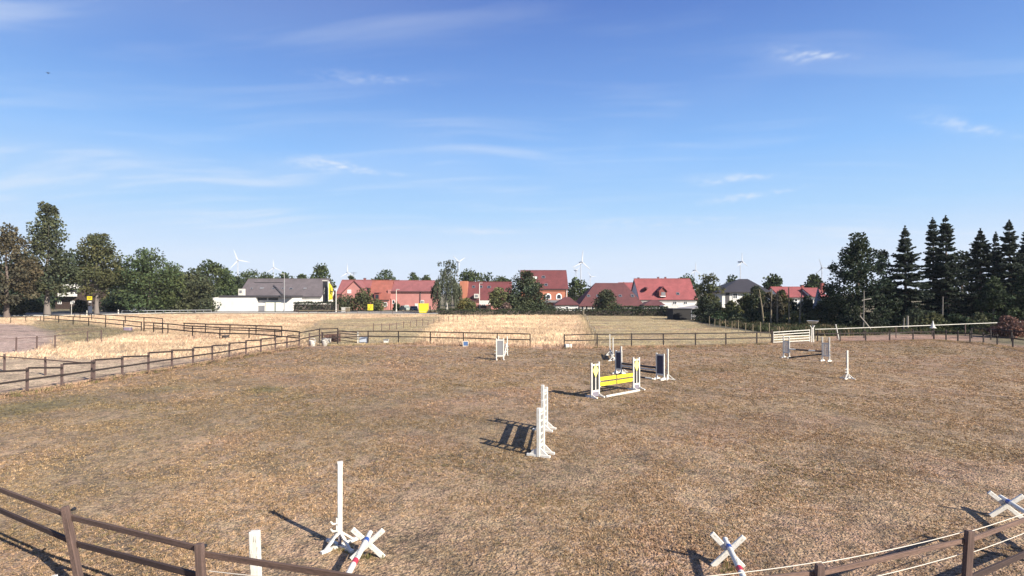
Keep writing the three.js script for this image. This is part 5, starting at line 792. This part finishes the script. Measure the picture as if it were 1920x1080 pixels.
{ // single standard near the low cross pole
  postStandard('lone white jump standard with a long shadow beside the near cross pole', onGround(637, 1026), 0.4, { h: 1.72, w: 0.10, cups: [0.40, 0.55], bare: 0.26 });
  const p = thing('white_post', 'thick white post standing behind the near fence rail', 'post', V(-4.05, 0, -8.95)); part('post', new RoundedBoxGeometry(0.155, 1.42, 0.11, 2, 0.02).rotateZ(0.04).translate(-0.02, 0.71, 0), M.white, p); part('band', box(0.165, 0.02, 0.12, 0.0, 0.62, 0), M.whiteDull, p); part('foot', box(0.5, 0.08, 0.3, 0, 0.04, 0), M.white, p);
}
function cavaletto(label, c, dir, len, arm, spin) {
  const t = thing('cavaletto', label, 'cavaletto', c, Math.atan2(dir.x, dir.z), 'low cross poles'), hy = arm * 0.70; // local +z runs along the pole
  for (const z of [0, len - 0.35]) for (const [k, s] of [[0, 1], [1, -1]]) { const g = part('cross_leg', new RoundedBoxGeometry(0.10, arm * 2, 0.05, 2, 0.012), M.white, t); g.position.set(0, hy, z + (k ? 0.055 : 0)); g.rotation.z = s * (Math.PI / 4 + spin); }
  const py = hy + 0.12, pl = pole('pole', M.white, t, V(0, py, -0.2), V(0, py, len), 0.052); pl.name = 'pole';
  let i = 0; for (const [z, l, m] of [[0.10, 0.13, M.blue], [0.95, 0.16, M.red], [1.75, 0.16, M.blue], [len - 0.4, 0.14, M.red]]) pole('band', m, t, V(0, py, z), V(0, py, z + l), 0.0545);
}
{
  const a = onGround(690, 1020, 0.28), b = onGround(648, 1085, 0.42); cavaletto('white cross pole with blue and red bands beside the lone near standard', V(a.x, 0, a.z), b.clone().sub(a).setY(0).normalize(), 2.5, 0.42, 0.05);
  const c = onGround(1364, 1033, 0.28), d = onGround(1398, 1090, 0.42); cavaletto('white cross pole with navy and crimson bands in the open near grass', V(c.x, 0, c.z), d.clone().sub(c).setY(0).normalize(), 2.3, 0.42, -0.02);
  const e = onGround(1885, 948, 0.28), f = onGround(1925, 962, 0.42); cavaletto('white cross pole cut by the frame edge above the ropes', V(e.x, 0, e.z), f.clone().sub(e).setY(0).normalize(), 2.6, 0.42, 0.08);
}
{ // plank fence seen end on
  const a = onGround(1014, 853), b = onGround(1021, 806), s = turnOf(a, b), e = b.clone().sub(a).normalize();
  wing('closer white wing of the plank jump seen end on', a, s - 0.30, { h: 1.72, h2: 1.55, w: 0.42, uw: 0.12, fill: 'ladder', inner: 1, foot: 0.36, rise: 0.30 }); wing('farther white wing of the plank jump seen end on', b, s - 0.30, { h: 1.74, h2: 1.6, w: 0.42, uw: 0.12, fill: 'ladder', inner: -1, foot: 0.36, rise: 0.28 });
  const p = a.clone().addScaledVector(e, 0.3), q = b.clone().addScaledVector(e, -0.3);
  plank('wide white lower plank with red ends in the end on jump', up(p, 0.62), up(q, 0.62), 0.30, [[M.red, 0.16], [M.white, 0.68], [M.red, 0.16]]); plank('white upper plank with black ends in the end on jump', up(p, 1.02), up(q, 1.02), 0.20, [[M.black, 0.12], [M.white, 0.76], [M.black, 0.12]]);
  plank('narrow white foot plank of the end on jump', up(p, 0.25).add(V(-0.1, 0, 0)), up(q, 0.25).add(V(-0.1, 0, 0)), 0.06, [[M.white, 1]]);
}
{ // yellow plank jump
  const a = onGround(1116, 745), b = onGround(1193, 731), s = turnOf(a, b), e = b.clone().sub(a).normalize(), f = V(-e.z, 0, e.x); if (f.z < 0) f.negate();
  wing('black and white wing with yellow diamond nearer to the viewer', a, s, { fill: 'diamond', h: 1.76, h2: 1.74, w: 0.55, inner: 1 }); wing('black and white wing with yellow diamond farther from the viewer', b, s, { fill: 'diamond', h: 1.76, h2: 1.74, w: 0.50, inner: -1 });
  const p = a.clone().addScaledVector(e, 0.32), q = b.clone().addScaledVector(e, -0.30);
  plank('upper yellow plank between the diamond wings', up(p, 0.88), up(q, 0.85), 0.175, [[M.yellow, 0.485], [M.black, 0.03], [M.yellow, 0.485]]); plank('lower yellow plank between the diamond wings', up(p, 0.605), up(q, 0.585), 0.175, [[M.yellow, 0.485], [M.black, 0.03], [M.yellow, 0.485]]);
  jumpPole('white ground pole before the yellow planks', up(p, 0.06).addScaledVector(f, 0.42), up(q, 0.06).addScaledVector(f, 0.42), 0.06, [M.white], 3, 'ground poles', 'ground_pole');
}
{ // navy oxer
  const a = onGround(1160, 701), b = onGround(1238, 712), s = turnOf(a, b), e = b.clone().sub(a).normalize(), f = V(-e.z, 0, e.x); if (f.z > 0) f.negate();
  wing('navy panel wing with white frame close behind the yellow jump', a, s, { fill: 'board', h: 1.5, h2: 1.5, w: 0.46, inner: 1, high: 1.42 }); wing('navy panel wing with white frame at the open end of the oxer', b, s, { fill: 'board', h: 1.6, h2: 1.58, w: 0.52, inner: -1, high: 1.5 });
  postStandard('white standard behind the first navy panel wing', a.clone().add(V(0.34, 0, -0.9)), s, { h: 1.66 }); postStandard('white standard beside the second navy panel wing', onGround(1252, 711.5), s, { h: 1.82 });
  const p = a.clone().addScaledVector(e, 0.3), q = b.clone().addScaledVector(e, -0.3);
  jumpPole('upper black and white pole of the navy oxer', up(p, 0.70), up(q, 0.70), 0.062, [M.black], 3); jumpPole('second white pole of the navy oxer', up(p, 0.55), up(q, 0.54), 0.05, [M.white], 3); jumpPole('lowest dark pole of the navy oxer', up(p, 0.40), up(q, 0.38), 0.062, [M.black], 3);
  jumpPole('dark ground pole of the navy oxer', up(p, 0.055).addScaledVector(f, -0.35), up(q, 0.055).addScaledVector(f, -0.35), 0.055, [M.greyDark, M.white, M.greyDark], 5, 'ground poles', 'ground_pole');
}
{ // small jump behind the oxer, seen end on
  const a = onGround(1149.5, 676.5), b = onGround(1143.5, 666), s = turnOf(a, b);
  postStandard('nearer white standard of the small jump behind the oxer', a, s, { h: 1.75 }); postStandard('farther white standard of the small jump behind the oxer', b, s, { h: 1.75 });
  jumpPole('white pole resting between the standards behind the oxer', up(a, 0.5), up(b, 0.5), 0.05, [M.white, M.black], 5); jumpPole('slanting black and white pole behind the oxer', up(a, 0.12), up(b, 0.48), 0.05, [M.black, M.white], 5);
  plank('short white plank standing low behind the oxer', up(a, 0.25).add(V(-0.06, 0, -0.3)), up(b, 0.25).add(V(-0.06, 0, 0.4)), 0.26, [[M.white, 0.5], [M.black, 0.15], [M.white, 0.35]]);
}
{ // white pair by the far fence
  const a = onGround(937.5, 675), b = onGround(943, 666.5);
  wing('nearer white wing of the pair before the far dark fence', a, 0.12, { h: 1.68, h2: 1.70, w: 0.56, fill: 'board', board: M.grey, inner: -1 }); wing('farther white wing of the pair before the far dark fence', b, 0.12, { h: 1.6, h2: 1.62, w: 0.74, fill: 'none', inner: 1, high: 0.9 });
  jumpPole('white pole propped between the pair of wings by the far fence', up(a, 0.3).add(V(0.35, 0, -0.2)), up(b, 1.0).add(V(0.3, 0, 0.1)), 0.05, [M.white], 3);
}
{ // slatted wings by the white gate
  const a = onGround(1474.5, 671), b = onGround(1548.5, 677.5), s = turnOf(a, b), e = b.clone().sub(a).normalize(), f = V(-e.z, 0, e.x); if (f.z < 0) f.negate();
  wing('white slatted wing before the white gate', a, s, { h: 1.72, h2: 1.78, w: 0.46, fill: 'slats', inner: 1, low: 0.42, high: 1.32 }); wing('white slatted wing beside the lone field standard', b, s, { h: 1.85, h2: 1.85, w: 0.5, fill: 'slats', inner: 1, low: 0.42, high: 1.38 });
  const p = a.clone().addScaledVector(e, 0.26), q = b.clone().addScaledVector(e, -0.28);
  jumpPole('white pole with black sections hung between the slatted wings', up(p, 0.72), up(q, 0.74), 0.06, [M.white, M.black, M.black, M.white, M.black], 5); jumpPole('dark pole with one end fallen to the ground at the slatted wings', up(p, 0.05).addScaledVector(f, 0.2), up(q, 0.52).addScaledVector(f, 0.05), 0.06, [M.black, M.paleWood, M.black], 6);
}
postStandard('lone white standard in the open field past the slatted wings', onGround(1589, 710.5), 0.2, { h: 1.70, w: 0.095 });
postStandard('white standard out past the frame edge whose shadow reaches the field', onGround(2008, 757), 0.2, { h: 1.72 });

// ------------------------------------------------------------------ buckets and clutter
function bucket(label, u, v, r, mat) { const t = thing('bucket', label, 'bucket', onGround(u, v), 0.4, 'buckets of the feed corner'); part('pail', new THREE.LatheGeometry([[0, 0.02], [r * 0.8, 0], [r, 0.52], [r * 1.06, 0.52], [r * 1.06, 0.55], [r * 0.95, 0.55], [r * 0.76, 0.05], [0, 0.05]].map(([x, y]) => new THREE.Vector2(x, y)), 20), mat, t); part('handle', new THREE.TorusGeometry(r * 0.95, 0.014, 6, 18, Math.PI).translate(0, 0.5, 0), M.steel, t); }
bucket('white bucket inside the feed corner', 586, 649, 0.30, M.white); bucket('pinkish white bucket by the corner post', 609, 649, 0.30, M.whiteDull);
{
  const t = thing('feed_box', 'pale feed tub behind the pinkish white bucket', 'tub', onGround(612, 643)); part('tub', new RoundedBoxGeometry(0.8, 0.4, 0.6, 2, 0.05).translate(0, 0.2, 0), M.tape, t); part('rim', box(0.86, 0.05, 0.66, 0, 0.41, 0), M.whiteDull, t);
  const h = thing('hay_rack', 'dark brown hay rack with grey boards in the feed corner', 'hay rack', onGround(622, 641)); part('back_board', box(1.5, 0.75, 0.06, 0.1, 0.45, -0.3), M.barnWood, h); for (let k = 0; k < 5; k++) part('slat', box(0.1, 0.7, 0.04, -0.1 + k * 0.2, 0.42, 0), M.fenceGrey, h); part('side_panel', box(0.45, 0.5, 0.55, -0.55, 0.5, -0.1), M.barnWood, h); part('foot', box(1.5, 0.08, 0.5, 0.1, 0.04, -0.1), M.barnWood, h);
  const a = onGround(634, 642), b = onGround(671, 643.5), e = b.clone().sub(a), g = thing('sagging_gate', 'sagging brown rail gate with a white end post', 'gate', a.clone()); for (const [y0, y1] of [[1.3, 1.1], [1.0, 0.86], [0.62, 0.4], [0.28, 0.08]]) beam('bar', M.railDark, g, V(0, y0, 0), e.clone().setY(y1), 0.04, 0.07); beam('end_post', M.white, g, e.clone().setY(-0.02), e.clone().setY(1.2), 0.09, 0.09); beam('hinge_post', M.fenceGrey, g, V(0, -0.05, 0), V(0, 1.4, 0), 0.09, 0.09);
  const c = thing('water_trough', 'bluish silver water trough beside the white end post', 'trough', onGround(682, 643)); part('body', new RoundedBoxGeometry(0.85, 0.5, 0.5, 2, 0.05).translate(0, 0.32, 0), std(0.5, 0.55, 0.62, 0.35, { metalness: 0.3 }), c); part('water', box(0.72, 0.02, 0.38, 0, 0.575, 0), std(0.05, 0.08, 0.12, 0.05), c); part('leg', merged([box(0.08, 0.2, 0.45, -0.3, 0.1, 0), box(0.08, 0.2, 0.45, 0.3, 0.1, 0)]), M.blue, c);
  const s = thing('salt_block', 'small white box lying before the far dark fence', 'box', onGround(724, 643)); part('block', new RoundedBoxGeometry(0.5, 0.34, 0.4, 2, 0.04).translate(0, 0.17, 0), M.white, s); part('lid', box(0.52, 0.04, 0.42, 0, 0.36, 0), M.whiteDull, s);
  const q = thing('blue_crate', 'blue crate with pale rim leaning on the far dark fence', 'crate', onGround(873, 649), 0.1); part('front_panel', box(0.46, 0.40, 0.04, 0, 0.26, 0.2), std(0.06, 0.12, 0.26, 0.5), q); part('rim', merged([box(0.56, 0.06, 0.06, 0, 0.49, 0.2), box(0.56, 0.06, 0.06, 0, 0.03, 0.2), box(0.06, 0.40, 0.06, -0.25, 0.26, 0.2), box(0.06, 0.40, 0.06, 0.25, 0.26, 0.2)]), M.tape, q); part('body', box(0.5, 0.46, 0.36, 0, 0.26, 0), M.navy, q);
  const w = thing('white_block', 'white block at the fence end beside the open gap', 'block', onGround(1065.5, 653.5), 0.2); part('block', new RoundedBoxGeometry(0.62, 0.42, 0.4, 2, 0.05).translate(0, 0.21, 0), M.white, w); part('strap', box(0.05, 0.44, 0.42, 0.1, 0.21, 0), M.greyDark, w);
  const j = thing('rubber_tub', 'dark rubber tub lying in the dry paddock pen', 'tub', onGround(423, 636)); part('tub', new THREE.CylinderGeometry(0.4, 0.32, 0.4, 16).translate(0, 0.2, 0), M.greyDark, j); part('rim', new THREE.TorusGeometry(0.4, 0.03, 6, 18).rotateX(Math.PI / 2).translate(0, 0.4, 0), M.rubber, j);
  const k = thing('purple_tub', 'pale purple water tub in the paddock by the long fence', 'tub', onGround(240, 620)); part('tub', new RoundedBoxGeometry(0.9, 0.45, 0.6, 2, 0.08).translate(0, 0.23, 0), std(0.22, 0.17, 0.22, 0.6), k); part('rim', box(0.96, 0.06, 0.66, 0, 0.46, 0), M.whiteDull, k);
}
scene.fog = new THREE.FogExp2(0xdfe8f5, 0.0001);
renderer.render(scene, camera);
